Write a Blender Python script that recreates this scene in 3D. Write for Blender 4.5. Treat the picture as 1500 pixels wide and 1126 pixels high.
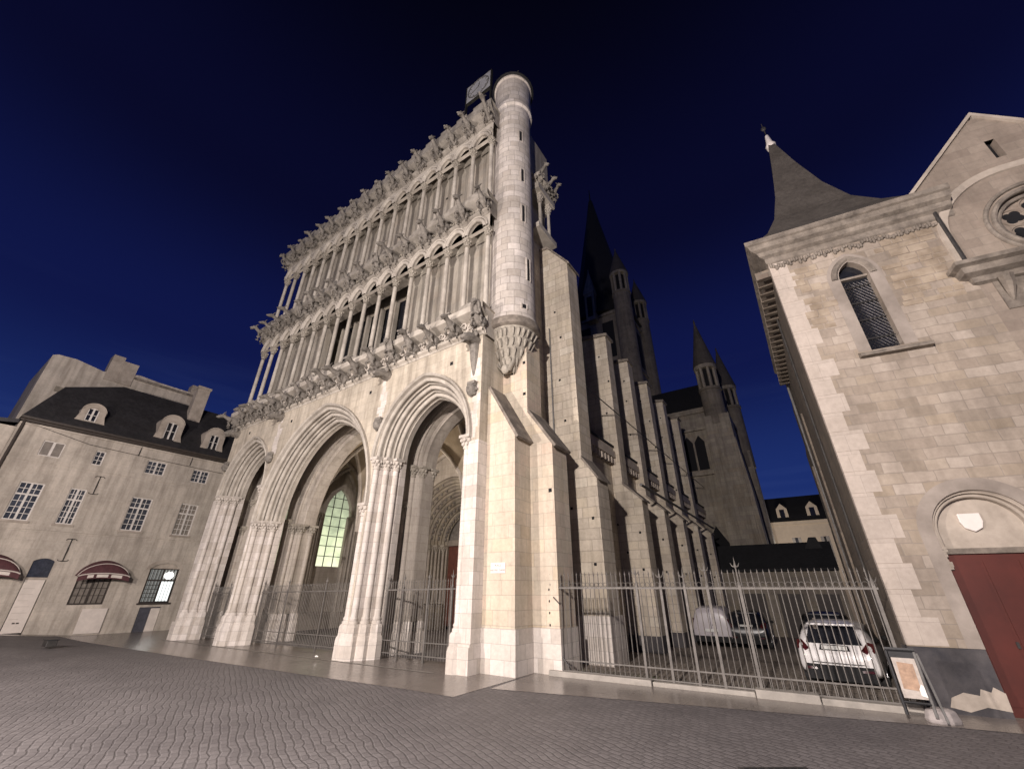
import bpy, bmesh, math, random
from mathutils import Vector, Matrix
rnd = random.Random(11)
S = bpy.context.scene
COL = S.collection
PI = math.pi
for _o in list(bpy.data.objects):
    bpy.data.objects.remove(_o)

# ------------------------------------------------------------------ camera
EYE = 1.95
right = Vector((0.82429049, -0.25132018 * 0 + 0.56616219, 0.00235746))
right = Vector((0.82429049, 0.56616219, 0.00235746)).normalized()
fwd = Vector((-0.50732963, 0.73677346, 0.44696925))
fwd = (fwd - right * fwd.dot(right)).normalized()
up = right.cross(fwd)
cam = bpy.data.cameras.new('camera')
cam.sensor_fit = 'HORIZONTAL'
cam.sensor_width = 36.0
cam.lens = 597.9 / 1500 * 36
cam.clip_start = 0.05
cam.clip_end = 2000
camo = bpy.data.objects.new('camera', cam)
COL.objects.link(camo)
M3 = Matrix((right, up, -fwd)).transposed()
camo.matrix_world = Matrix.Translation((0, 0, EYE)) @ M3.to_4x4()
S.camera = camo

# ------------------------------------------------------------------ view, sky, lamp
S.view_settings.view_transform = 'Standard'
S.view_settings.look = 'None'
S.view_settings.gamma = 1
S.view_settings.exposure = 0.0
S.render.engine = 'CYCLES'
S.cycles.max_bounces = 6
S.cycles.diffuse_bounces = 4
S.cycles.glossy_bounces = 3
S.cycles.sample_clamp_indirect = 4.0
S.cycles.use_denoising = True
S.render.filter_size = 1.6
world = bpy.data.worlds.new('World')
S.world = world
world.use_nodes = True
wt = world.node_tree
wt.nodes.clear()
def _n(t, kind, **kw):
    n = t.nodes.new(kind)
    for k, v in kw.items():
        setattr(n, k, v)
    return n
wo = _n(wt, 'ShaderNodeOutputWorld')
wb = _n(wt, 'ShaderNodeBackground')
tc = _n(wt, 'ShaderNodeTexCoord')
sx = _n(wt, 'ShaderNodeSeparateXYZ')
wt.links.new(tc.outputs['Generated'], sx.inputs[0])
rp = _n(wt, 'ShaderNodeValToRGB')
cr = rp.color_ramp
cr.interpolation = 'EASE'
cr.elements[0].position = 0.0; cr.elements[0].color = (0.020, 0.044, 0.165, 1)
cr.elements[1].position = 1.0; cr.elements[1].color = (0.0009, 0.0009, 0.0035, 1)
for p, c in ((0.18, (0.012, 0.028, 0.145)), (0.45, (0.0050, 0.0085, 0.062)), (0.72, (0.0026, 0.0031, 0.021))):
    e = cr.elements.new(p); e.color = (*c, 1)
wt.links.new(sx.outputs['Z'], rp.inputs[0])
# thin high cloud streaks low in the north-west
mp = _n(wt, 'ShaderNodeMapping'); mp.inputs['Scale'].default_value = (1.2, 1.2, 16)
wt.links.new(tc.outputs['Generated'], mp.inputs[0])
nz = _n(wt, 'ShaderNodeTexNoise'); nz.inputs['Scale'].default_value = 1.6; nz.inputs['Detail'].default_value = 3
wt.links.new(mp.outputs[0], nz.inputs['Vector'])
r2 = _n(wt, 'ShaderNodeValToRGB')
r2.color_ramp.elements[0].position = 0.52; r2.color_ramp.elements[0].color = (0, 0, 0, 1)
r2.color_ramp.elements[1].position = 0.72; r2.color_ramp.elements[1].color = (0.007, 0.010, 0.020, 1)
wt.links.new(nz.outputs['Fac'], r2.inputs[0])
mr = _n(wt, 'ShaderNodeMapRange'); mr.inputs[1].default_value = 0.50; mr.inputs[2].default_value = 0.18
wt.links.new(sx.outputs['Z'], mr.inputs[0])
mx = _n(wt, 'ShaderNodeMix', data_type='RGBA', blend_type='ADD')
wt.links.new(mr.outputs[0], mx.inputs[0])
wt.links.new(rp.outputs[0], mx.inputs[6]); wt.links.new(r2.outputs[0], mx.inputs[7])
wt.links.new(mx.outputs[2], wb.inputs['Color'])
wb.inputs['Strength'].default_value = 1.0
wt.links.new(wb.outputs[0], wo.inputs[0])

def lamp(name, loc, energy, color, radius):
    l = bpy.data.lights.new(name, 'POINT')
    l.energy = energy; l.color = color; l.shadow_soft_size = radius
    o = bpy.data.objects.new(name, l); COL.objects.link(o); o.location = loc
    return o
# assumed street lamps on the square, unseen behind the camera
lamp('assumed_square_lamp_light', (-0.6, -8.4, 8.4), 22500, (1.0, 0.895, 0.835), 0.25)
lamp('assumed_square_lamp_light', (-12.5, -7.5, 5.6), 10500, (1.0, 0.885, 0.82), 0.25)  # second unseen lamp, added low to fill shadows and reach into the porch
# assumed porch lamp, unseen, added up among the vaults to brighten them
lamp('assumed_porch_lamp_light', (-16.2, 14.6, 6.6), 430, (1.0, 0.85, 0.70), 0.15)
# assumed lamp in the lane behind the yard, added to light the distant house
lamp('assumed_lane_lamp_light', (-2.0, 52.0, 6.0), 900, (1.0, 0.84, 0.66), 0.2)

# ------------------------------------------------------------------ materials
MAT = {}
def _mat(name):
    m = bpy.data.materials.new(name); m.use_nodes = True
    t = m.node_tree; t.nodes.clear()
    out = _n(t, 'ShaderNodeOutputMaterial'); b = _n(t, 'ShaderNodeBsdfPrincipled')
    t.links.new(b.outputs[0], out.inputs[0])
    MAT[name] = m
    return m, t, b
def noise(t, vec, scale, detail=4, rough=0.6):
    n = _n(t, 'ShaderNodeTexNoise'); n.inputs['Scale'].default_value = scale
    n.inputs['Detail'].default_value = detail; n.inputs['Roughness'].default_value = rough
    if vec is not None: t.links.new(vec, n.inputs['Vector'])
    return n.outputs['Fac']
def ramp(t, fac, stops, interp='LINEAR'):
    r = _n(t, 'ShaderNodeValToRGB'); r.color_ramp.interpolation = interp
    els = r.color_ramp.elements
    while len(els) < len(stops): els.new(0.5)
    for e, (p, c) in zip(els, stops):
        e.position = p; e.color = (*c, 1) if len(c) == 3 else c
    t.links.new(fac, r.inputs[0])
    return r.outputs['Color']
def mix(t, fac, a, b, mode='MIX'):
    m = _n(t, 'ShaderNodeMix', data_type='RGBA', blend_type=mode)
    for sock, v in ((m.inputs[0], fac), (m.inputs[6], a), (m.inputs[7], b)):
        if isinstance(v, (int, float)): sock.default_value = v
        elif isinstance(v, tuple): sock.default_value = (*v, 1)
        else: t.links.new(v, sock)
    return m.outputs[2]
def math_(t, op, a, b=None):
    m = _n(t, 'ShaderNodeMath', operation=op)
    for i, v in enumerate((a, b)):
        if v is None: continue
        if isinstance(v, (int, float)): m.inputs[i].default_value = v
        else: t.links.new(v, m.inputs[i])
    return m.outputs[0]
def wallvec(t, cyl=None):
    g = _n(t, 'ShaderNodeNewGeometry'); s = _n(t, 'ShaderNodeSeparateXYZ')
    t.links.new(g.outputs['Position'], s.inputs[0])
    if cyl:
        dx = math_(t, 'SUBTRACT', s.outputs[0], cyl[0]); dy = math_(t, 'SUBTRACT', s.outputs[1], cyl[1])
        u = math_(t, 'MULTIPLY', math_(t, 'ARCTAN2', dy, dx), cyl[2])
    else:
        u = math_(t, 'ADD', s.outputs[0], s.outputs[1])
    c = _n(t, 'ShaderNodeCombineXYZ')
    t.links.new(u, c.inputs[0]); t.links.new(s.outputs[2], c.inputs[1])
    return c.outputs[0], g.outputs['Position']

def stone(name, tones, bw, bh, mortar=0.012, mcol=0.6, stain=0.35, bump=0.25, cyl=None, streak=0.3, rough=0.85, warp=0.012):
    """coursed ashlar: tones = list of per-block colours"""
    m, t, b = _mat(name)
    v, pos = wallvec(t, cyl)
    nv = _n(t, 'ShaderNodeTexNoise'); nv.inputs['Scale'].default_value = 3.0
    t.links.new(pos, nv.inputs['Vector'])
    va = _n(t, 'ShaderNodeVectorMath', operation='MULTIPLY_ADD')
    t.links.new(nv.outputs['Color'], va.inputs[0]); va.inputs[1].default_value = (warp, warp, 0); t.links.new(v, va.inputs[2])
    br = _n(t, 'ShaderNodeTexBrick')
    br.offset = 0.5; br.squash = 0.72; br.squash_frequency = 3
    br.inputs['Color1'].default_value = (0, 0, 0, 1); br.inputs['Color2'].default_value = (1, 1, 1, 1)
    br.inputs['Mortar'].default_value = (0.5, 0.5, 0.5, 1)
    br.inputs['Scale'].default_value = 1; br.inputs['Mortar Size'].default_value = mortar
    br.inputs['Mortar Smooth'].default_value = 0.35
    br.inputs['Brick Width'].default_value = bw; br.inputs['Row Height'].default_value = bh
    t.links.new(va.outputs[0], br.inputs['Vector'])
    k = len(tones)
    col = ramp(t, br.outputs['Color'], [(i / (k - 1), c) for i, c in enumerate(tones)])
    big = noise(t, pos, 0.55, 5, 0.65)
    fine = noise(t, pos, 9.0, 6, 0.7)
    sv = _n(t, 'ShaderNodeMapping'); sv.inputs['Scale'].default_value = (2.2, 2.2, 0.22); t.links.new(pos, sv.inputs[0])
    st = noise(t, sv.outputs[0], 1.6, 5, 0.6)
    col = mix(t, stain, col, ramp(t, big, [(0.30, (0.42, 0.40, 0.38)), (0.62, (1.12, 1.1, 1.08))]), 'MULTIPLY')
    col = mix(t, streak, col, ramp(t, st, [(0.33, (0.38, 0.36, 0.34)), (0.58, (1.08, 1.08, 1.08))]), 'MULTIPLY')
    col = mix(t, 0.45, col, ramp(t, fine, [(0.25, (0.62, 0.6, 0.58)), (0.7, (1.12, 1.12, 1.12))]), 'MULTIPLY')
    col = mix(t, math_(t, 'MULTIPLY', br.outputs['Fac'], mcol), col, (0.13, 0.115, 0.10))
    t.links.new(col, b.inputs['Base Color'])
    b.inputs['Roughness'].default_value = rough
    hgt = math_(t, 'SUBTRACT', math_(t, 'MULTIPLY', fine, 0.5), br.outputs['Fac'])
    bp = _n(t, 'ShaderNodeBump'); bp.inputs['Strength'].default_value = bump; bp.inputs['Distance'].default_value = 0.02
    t.links.new(hgt, bp.inputs['Height']); t.links.new(bp.outputs[0], b.inputs['Normal'])
    return m
def carved(name, c1, c2, scale=7, bump=0.6, rough=0.9, dist=0.03):
    m, t, b = _mat(name)
    g = _n(t, 'ShaderNodeNewGeometry')
    f = noise(t, g.outputs['Position'], scale, 6, 0.7); f2 = noise(t, g.outputs['Position'], 1.1, 3, 0.6)
    c = ramp(t, f, [(0.3, c1), (0.68, c2)])
    c = mix(t, 0.5, c, ramp(t, f2, [(0.35, (0.5, 0.48, 0.46)), (0.6, (1.1, 1.1, 1.1))]), 'MULTIPLY')
    t.links.new(c, b.inputs['Base Color']); b.inputs['Roughness'].default_value = rough
    bp = _n(t, 'ShaderNodeBump'); bp.inputs['Strength'].default_value = bump; bp.inputs['Distance'].default_value = dist
    t.links.new(f, bp.inputs['Height']); t.links.new(bp.outputs[0], b.inputs['Normal'])
    return m
def plain(name, c, rough=0.6, metal=0.0, var=0.25, scale=6, coat=0.0, emis=None, estr=0.0):
    m, t, b = _mat(name)
    g = _n(t, 'ShaderNodeNewGeometry')
    f = noise(t, g.outputs['Position'], scale, 5, 0.65)
    lo = tuple(x * (1 - var) for x in c); hi = tuple(min(1, x * (1 + var)) for x in c)
    t.links.new(ramp(t, f, [(0.3, lo), (0.7, hi)]), b.inputs['Base Color'])
    b.inputs['Roughness'].default_value = rough; b.inputs['Metallic'].default_value = metal
    b.inputs['Coat Weight'].default_value = coat
    if emis:
        b.inputs['Emission Color'].default_value = (*emis, 1); b.inputs['Emission Strength'].default_value = estr
    return m
W1 = (0.60, 0.55, 0.50); W2 = (0.52, 0.47, 0.42); W3 = (0.66, 0.61, 0.57)
stone('white_ashlar', [W2, W1, W3, W1], 0.62, 0.34, 0.008, 0.45, 0.22, 0.12, streak=0.18)
stone('warm_ashlar', [(0.53, 0.445, 0.33), (0.60, 0.52, 0.41), (0.55, 0.49, 0.40), (0.59, 0.48, 0.385), (0.57, 0.50, 0.41)], 0.70, 0.36, 0.008, 0.4, 0.35, 0.2, streak=0.25)
stone('facade_ashlar', [(0.46, 0.41, 0.335), (0.53, 0.475, 0.39), (0.50, 0.45, 0.375)], 0.75, 0.36, 0.007, 0.42, 0.45, 0.25, streak=0.5)
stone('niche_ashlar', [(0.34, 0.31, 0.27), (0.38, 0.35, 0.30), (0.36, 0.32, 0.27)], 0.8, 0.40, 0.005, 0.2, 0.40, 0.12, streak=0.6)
stone('buttress_ashlar', [(0.44, 0.39, 0.32), (0.54, 0.48, 0.40), (0.49, 0.43, 0.34), (0.57, 0.52, 0.44)], 0.72, 0.34, 0.014, 0.4, 0.45, 0.5, streak=0.35, warp=0.03)
stone('turret_ashlar', [W2, W1, W3, (0.50, 0.46, 0.42)], 0.55, 0.35, 0.012, 0.7, 0.5, 0.35, cyl=(-7.56, 11.0, 0.92), streak=0.2)
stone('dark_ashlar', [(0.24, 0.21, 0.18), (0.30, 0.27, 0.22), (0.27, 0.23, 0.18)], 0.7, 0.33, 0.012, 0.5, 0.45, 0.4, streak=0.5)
stone('porch_ashlar', [(0.36, 0.32, 0.28), (0.42, 0.38, 0.33), (0.40, 0.36, 0.32)], 0.6, 0.32, 0.008, 0.45, 0.3, 0.2, streak=0.35)
stone('chapel_ashlar', [(0.30, 0.25, 0.205), (0.38, 0.325, 0.275), (0.27, 0.225, 0.18), (0.41, 0.355, 0.305), (0.32, 0.265, 0.205), (0.36, 0.305, 0.255)], 0.58, 0.235, 0.010, 0.3, 0.5, 0.4, streak=0.3, warp=0.06)
stone('chapel_quoin', [(0.42, 0.365, 0.32), (0.48, 0.42, 0.37), (0.45, 0.39, 0.34)], 0.9, 0.47, 0.006, 0.35, 0.25, 0.15, streak=0.1)
stone('chapel_upper', [(0.25, 0.205, 0.17), (0.31, 0.26, 0.215), (0.28, 0.23, 0.19)], 0.62, 0.26, 0.008, 0.35, 0.35, 0.3, streak=0.2)
carved('ochre_stone', (0.25, 0.195, 0.14), (0.39, 0.325, 0.255), 2.2, 0.3)
stone('chapel_rubble', [(0.14, 0.112, 0.09), (0.20, 0.165, 0.13), (0.17, 0.14, 0.11)], 0.42, 0.2, 0.02, 0.6, 0.45, 0.6, streak=0.4, warp=0.08)
stone('house_render', [(0.50, 0.45, 0.39), (0.53, 0.475, 0.41), (0.51, 0.46, 0.40)], 1.1, 0.42, 0.006, 0.22, 0.5, 0.3, streak=0.45, warp=0.05)
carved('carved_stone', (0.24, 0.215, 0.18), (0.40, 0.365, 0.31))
carved('carved_white', (0.42, 0.38, 0.33), (0.58, 0.53, 0.48), 9, 0.4)
carved('gargoyle_stone', (0.10, 0.09, 0.08), (0.27, 0.245, 0.215), 6, 0.6)
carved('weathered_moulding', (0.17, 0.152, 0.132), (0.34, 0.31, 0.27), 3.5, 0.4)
carved('moulding_stone', (0.36, 0.325, 0.28), (0.48, 0.44, 0.385), 4, 0.2)
carved('sooty_carving', (0.10, 0.09, 0.085), (0.20, 0.18, 0.16), 6, 0.7)
stone('dimmed_tower_ashlar', [(0.15, 0.13, 0.11), (0.20, 0.175, 0.145), (0.175, 0.15, 0.12)], 0.7, 0.33, 0.012, 0.5, 0.45, 0.4, streak=0.5)  # stone tone lowered to stand for the weak lamplight at that distance
carved('trim_stone', (0.36, 0.31, 0.26), (0.46, 0.40, 0.34), 5, 0.25)
carved('door_band', (0.25, 0.215, 0.185), (0.33, 0.285, 0.25), 3.0, 0.25)
carved('dirty_trim', (0.10, 0.085, 0.072), (0.29, 0.25, 0.21), 3.2, 0.6)
carved('dark_plinth', (0.035, 0.034, 0.04), (0.085, 0.078, 0.08), 2.4, 0.5)
carved('slate', (0.018, 0.017, 0.019), (0.045, 0.042, 0.044), 5, 0.5, 0.7)
carved('dark_slate', (0.007, 0.007, 0.008), (0.016, 0.016, 0.018), 5, 0.5, 0.8)
carved('spire_slate', (0.05, 0.043, 0.038), (0.09, 0.078, 0.068), 8, 0.4, 0.8)
carved('vault_plaster', (0.34, 0.28, 0.20), (0.44, 0.37, 0.28), 2.5, 0.2)
plain('white_paint', (0.62, 0.58, 0.54), 0.5, var=0.12)
plain('pale_panel', (0.64, 0.57, 0.51), 0.6, var=0.12, scale=2)
plain('dark_glass', (0.014, 0.015, 0.019), 0.08, var=0.3)
plain('house_glass', (0.045, 0.05, 0.062), 0.12, var=0.5, scale=1.3)
plain('cool_glass', (0.035, 0.04, 0.055), 0.15, var=0.4)
plain('curtain_glass', (0.20, 0.175, 0.15), 0.35, var=0.3, scale=3)
plain('void', (0.004, 0.004, 0.006), 0.9)
plain('iron', (0.045, 0.042, 0.04), 0.5, 0.3, 0.35)
plain('pale_iron', (0.135, 0.123, 0.112), 0.6, 0.2, 0.3)
plain('rust_red_door', (0.075, 0.014, 0.009), 0.55, var=0.2, scale=1.5)
plain('brown_door', (0.11, 0.035, 0.022), 0.6, var=0.3)
plain('awning_red', (0.085, 0.030, 0.034), 0.8, var=0.25)
plain('lead', (0.16, 0.155, 0.15), 0.6, 0.2, 0.3)
plain('dark_wood', (0.04, 0.03, 0.024), 0.6, var=0.3)
plain('blue_grey_panel', (0.06, 0.06, 0.075), 0.6, var=0.3)
plain('sign_white', (0.72, 0.66, 0.62), 0.5, var=0.05)
plain('sign_ink', (0.30, 0.26, 0.25), 0.6, var=0.1)
plain('poster', (0.36, 0.235, 0.16), 0.6, var=0.35, scale=9)
plain('poster_border', (0.42, 0.37, 0.33), 0.6, var=0.2, scale=12)
plain('black_frame', (0.02, 0.02, 0.022), 0.45, 0.2, 0.3)
plain('kerb_stone', (0.29, 0.265, 0.235), 0.7, var=0.25, scale=3)
plain('rough_block', (0.30, 0.27, 0.26), 0.85, var=0.3, scale=5)
plain('car_white', (0.66, 0.64, 0.63), 0.28, 0.0, 0.04, coat=0.6)
plain('van_white', (0.44, 0.41, 0.43), 0.35, 0.0, 0.06, coat=0.4)
plain('car_black', (0.006, 0.0065, 0.009), 0.3, 0.0, 0.1)
plain('car_red', (0.055, 0.009, 0.009), 0.25, 0.0, 0.1, coat=0.7)
plain('tyre', (0.016, 0.016, 0.016), 0.85)
plain('rim', (0.35, 0.35, 0.36), 0.35, 0.8, 0.1)
plain('tail_red', (0.045, 0.006, 0.007), 0.12, var=0.1, coat=0.8)
plain('plate_white', (0.55, 0.55, 0.53), 0.4, var=0.05)
plain('bumper_black', (0.012, 0.012, 0.013), 0.95)
plain('chrome', (0.6, 0.6, 0.6), 0.15, 1.0, 0.05)
plain('clock_face', (0.36, 0.36, 0.37), 0.5, var=0.25, scale=1.5)
plain('bronze', (0.045, 0.043, 0.036), 0.5, 0.5, 0.3)
plain('weed_green', (0.05, 0.07, 0.02), 0.8, var=0.5)
plain('paper', (0.8, 0.76, 0.72), 0.8, var=0.05)
plain('far_render', (0.62, 0.54, 0.44), 0.9, var=0.08, scale=2)

def lit_window(name, base, stops, strength, zlo, zhi, spot=None):
    """glazing that glows from the light behind it"""
    m, t, b = _mat(name)
    g = _n(t, 'ShaderNodeNewGeometry'); s = _n(t, 'ShaderNodeSeparateXYZ'); t.links.new(g.outputs['Position'], s.inputs[0])
    r = _n(t, 'ShaderNodeMapRange'); r.inputs[1].default_value = zlo; r.inputs[2].default_value = zhi
    t.links.new(s.outputs[2], r.inputs[0])
    f = noise(t, g.outputs['Position'], 1.3, 4, 0.6)
    fac = math_(t, 'ADD', r.outputs[0], math_(t, 'MULTIPLY', math_(t, 'SUBTRACT', f, 0.5), 0.9))
    c = ramp(t, fac, stops)
    t.links.new(c, b.inputs['Emission Color']); b.inputs['Emission Strength'].default_value = strength
    b.inputs['Base Color'].default_value = (*base, 1); b.inputs['Roughness'].default_value = 0.3
    return m
lit_window('glowing_glass', (0.1, 0.1, 0.08), [(0.0, (1.0, 0.98, 0.70)), (0.28, (0.80, 0.86, 0.55)), (0.55, (0.46, 0.52, 0.34)), (0.85, (0.26, 0.29, 0.20)), (1.0, (0.09, 0.095, 0.07))], 1.15, 3.0, 8.4)
lit_window('glowing_glass_dim', (0.1, 0.1, 0.08), [(0.0, (0.45, 0.46, 0.28)), (0.4, (0.20, 0.22, 0.14)), (1.0, (0.06, 0.065, 0.05))], 1.0, 3.0, 8.2)
plain('bright_window_pane', (0.5, 0.5, 0.5), 0.4, var=0.1, emis=(0.93, 1.0, 0.98), estr=1.15)
plain('half_lit_pane', (0.25, 0.25, 0.24), 0.4, var=0.3, emis=(0.55, 0.6, 0.58), estr=0.22)
plain('lamp_globe', (0.9, 0.9, 0.9), 0.4, emis=(1, 1, 0.97), estr=9.0)
plain('dim_bulb', (0.9, 0.9, 0.9), 0.4, emis=(1, 0.95, 0.85), estr=2.0)

def ground_mat(name, c1, c2, bw, bh, rot, bump, rough, joint, dist=0.05, spec=0.4):
    m, t, b = _mat(name)
    g = _n(t, 'ShaderNodeNewGeometry')
    nv = _n(t, 'ShaderNodeTexNoise'); nv.inputs['Scale'].default_value = 1.7; nv.inputs['Detail'].default_value = 3
    t.links.new(g.outputs['Position'], nv.inputs['Vector'])
    va = _n(t, 'ShaderNodeVectorMath', operation='MULTIPLY_ADD'); va.inputs[1].default_value = (dist * 5, dist * 5, 0)
    t.links.new(nv.outputs['Color'], va.inputs[0])
    mp = _n(t, 'ShaderNodeMapping'); mp.inputs['Rotation'].default_value = (0, 0, rot); t.links.new(g.outputs['Position'], mp.inputs[0])
    t.links.new(mp.outputs[0], va.inputs[2])
    br = _n(t, 'ShaderNodeTexBrick'); br.offset = 0.5
    br.inputs['Color1'].default_value = (0, 0, 0, 1); br.inputs['Color2'].default_value = (1, 1, 1, 1); br.inputs['Mortar'].default_value = (.5, .5, .5, 1)
    br.inputs['Scale'].default_value = 1; br.inputs['Mortar Size'].default_value = joint; br.inputs['Mortar Smooth'].default_value = 0.8
    br.inputs['Brick Width'].default_value = bw; br.inputs['Row Height'].default_value = bh
    t.links.new(va.outputs[0], br.inputs['Vector'])
    col = ramp(t, br.outputs['Color'], [(0, c1), (1, c2)])
    fine = noise(t, g.outputs['Position'], 26, 4, 0.7); big = noise(t, g.outputs['Position'], 0.45, 5, 0.65)
    col = mix(t, 0.5, col, ramp(t, big, [(0.33, (0.55, 0.53, 0.53)), (0.62, (1.1, 1.08, 1.06))]), 'MULTIPLY')
    col = mix(t, 0.5, col, ramp(t, fine, [(0.3, (0.6, 0.6, 0.6)), (0.68, (1.2, 1.2, 1.2))]), 'MULTIPLY')
    col = mix(t, math_(t, 'MULTIPLY', br.outputs['Fac'], 0.5), col, tuple(x * 0.5 for x in c1))
    t.links.new(col, b.inputs['Base Color'])
    b.inputs['Roughness'].default_value = rough; b.inputs['Specular IOR Level'].default_value = spec
    hgt = math_(t, 'ADD', math_(t, 'MULTIPLY', fine, 0.35), math_(t, 'SUBTRACT', 1.0, br.outputs['Fac']))
    bp = _n(t, 'ShaderNodeBump'); bp.inputs['Strength'].default_value = bump; bp.inputs['Distance'].default_value = 0.02
    t.links.new(hgt, bp.inputs['Height']); t.links.new(bp.outputs[0], b.inputs['Normal'])
    return m
ground_mat('cobbles', (0.135, 0.124, 0.127), (0.172, 0.159, 0.162), 0.17, 0.115, 0.42, 0.42, 0.62, 0.02, 0.045)
ground_mat('flagstones', (0.215, 0.19, 0.172), (0.245, 0.217, 0.198), 1.1, 0.8, 0.0, 0.08, 0.26, 0.006, 0.0, 0.6)
ground_mat('yard_paving', (0.20, 0.172, 0.145), (0.29, 0.25, 0.21), 0.28, 0.2, 0.15, 0.8, 0.8, 0.03)

# ------------------------------------------------------------------ mesh helpers
class MB:
    def __init__(s): s.v = []; s.f = []; s.marks = []
    def mark(s): s.marks.append((len(s.v), len(s.f))); return s
    def add(s, vs, fs):
        o = len(s.v); s.v.extend(Vector(v) for v in vs); s.f.extend([i + o for i in f] for f in fs); return s
    def quad(s, a, b, c, d): return s.add([a, b, c, d], [(0, 1, 2, 3)])
    def box(s, x0, x1, y0, y1, z0, z1):
        return s.add([(x, y, z) for z in (z0, z1) for y in (y0, y1) for x in (x0, x1)],
                     [(0, 2, 3, 1), (4, 5, 7, 6), (0, 1, 5, 4), (2, 6, 7, 3), (0, 4, 6, 2), (1, 3, 7, 5)])
    def prism(s, poly, A, B):
        """extrude a polygon: A(p) and B(p) place its two ends"""
        n = len(poly); vs = [A(p) for p in poly] + [B(p) for p in poly]
        return s.add(vs, [list(range(n))[::-1], list(range(n, 2 * n))] + [(i, (i + 1) % n, n + (i + 1) % n, n + i) for i in range(n)])
    def lathe(s, cx, cy, prof, n=12, a0=0.0, a1=2 * PI, cap=True):
        full = abs(a1 - a0 - 2 * PI) < 1e-6; m = n if full else n + 1
        vs = []
        for r, z in prof:
            for i in range(m):
                a = a0 + (a1 - a0) * i / n
                vs.append((cx + r * math.cos(a), cy + r * math.sin(a), z))
        fs = []
        for j in range(len(prof) - 1):
            for i in range(n):
                k = (i + 1) % m
                fs.append((j * m + i, j * m + k, (j + 1) * m + k, (j + 1) * m + i))
        if cap and full:
            fs.append(list(range(m))[::-1]); fs.append([(len(prof) - 1) * m + i for i in range(m)])
        return s.add(vs, fs)
    def loft(s, pts, rad, n=8, ref=(0, 0, 1), caps=True):
        pts = [Vector(p) for p in pts]; rad = [(r, r) if isinstance(r, (int, float)) else r for r in rad]
        ref = Vector(ref); vs = []
        for i, p in enumerate(pts):
            t = (pts[min(i + 1, len(pts) - 1)] - pts[max(i - 1, 0)]).normalized()
            sd = t.cross(ref)
            if sd.length < 1e-3: sd = t.cross(Vector((0.2, 1, 0.1)))
            sd.normalize(); upv = sd.cross(t).normalized()
            for k in range(n):
                a = 2 * PI * k / n
                vs.append(p + sd * rad[i][0] * math.cos(a) + upv * rad[i][1] * math.sin(a))
        fs = [(j * n + k, j * n + (k + 1) % n, (j + 1) * n + (k + 1) % n, (j + 1) * n + k) for j in range(len(pts) - 1) for k in range(n)]
        if caps: fs += [list(range(n))[::-1], [(len(pts) - 1) * n + k for k in range(n)]]
        return s.add(vs, fs)
    def blob(s, c, r, n=8, m=5):
        if isinstance(r, (int, float)): r = (r, r, r)
        vs = [(c[0], c[1], c[2] - r[2])]
        for j in range(1, m):
            b = -PI / 2 + PI * j / m
            for i in range(n):
                a = 2 * PI * i / n
                vs.append((c[0] + r[0] * math.cos(a) * math.cos(b), c[1] + r[1] * math.sin(a) * math.cos(b), c[2] + r[2] * math.sin(b)))
        vs.append((c[0], c[1], c[2] + r[2])); fs = []
        for i in range(n): fs.append((0, 1 + (i + 1) % n, 1 + i))
        for j in range(m - 2):
            for i in range(n):
                a = 1 + j * n; fs.append((a + i, a + (i + 1) % n, a + n + (i + 1) % n, a + n + i))
        a = 1 + (m - 2) * n
        for i in range(n): fs.append((a + i, a + (i + 1) % n, len(vs) - 1))
        return s.add(vs, fs)
    def sweep(s, prof, path):
        """prof: list of profile points; path(p) -> list of 3D points for that profile point"""
        rows = [path(p) for p in prof]; n = len(rows[0])
        vs = [q for r in rows for q in r]
        return s.add(vs, [(j * n + i, j * n + i + 1, (j + 1) * n + i + 1, (j + 1) * n + i) for j in range(len(rows) - 1) for i in range(n - 1)])
    def xf(s, M):
        s.v = [M @ v for v in s.v]; return s
    def pieces(s, name, mat, parent=None, smooth=False, bevel=0.0):
        """one object for each marked piece"""
        mk = s.marks + [(len(s.v), len(s.f))]; out = []
        for (a, b), (c, d) in zip(mk, mk[1:]):
            if d == b: continue
            q = MB(); q.v = s.v[a:c]; q.f = [[i - a for i in f] for f in s.f[b:d]]
            out.append(q.build(name, mat, parent, smooth, bevel))
        return out
    def build(s, name, mat, parent=None, smooth=False, bevel=0.0, auto=None):
        vs = s.v
        lo = Vector((min(v.x for v in vs), min(v.y for v in vs), min(v.z for v in vs)))
        hi = Vector((max(v.x for v in vs), max(v.y for v in vs), max(v.z for v in vs)))
        o = Vector(((lo.x + hi.x) / 2, (lo.y + hi.y) / 2, lo.z))
        me = bpy.data.meshes.new(name)
        me.from_pydata([v - o for v in vs], [], s.f)
        bm = bmesh.new(); bm.from_mesh(me)
        bmesh.ops.recalc_face_normals(bm, faces=bm.faces)
        if smooth:
            for f in bm.faces: f.smooth = True
            for e in bm.edges:
                if len(e.link_faces) == 2 and e.calc_face_angle(0) > 0.7: e.smooth = False
        bm.to_mesh(me); bm.free()
        me.materials.append(MAT[mat] if isinstance(mat, str) else mat)
        ob = bpy.data.objects.new(name, me); COL.objects.link(ob)
        if bevel:
            b = ob.modifiers.new('bevel', 'BEVEL'); b.width = bevel; b.segments = 2; b.limit_method = 'ANGLE'
        ob.location = o - WL(parent)
        if parent: ob.parent = parent
        return ob
def WL(o):
    w = Vector((0, 0, 0))
    while o is not None:
        w = w + o.location; o = o.parent
    return w
def thing(name, label, cat, loc=(0, 0, 0), rotz=0.0, group=None):
    o = bpy.data.objects.new(name, None); COL.objects.link(o)
    o.empty_display_size = 0.3
    o.location = loc; o.rotation_euler = (0, 0, rotz); o['label'] = label; o['category'] = cat
    if group: o['group'] = group
    return o
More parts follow.
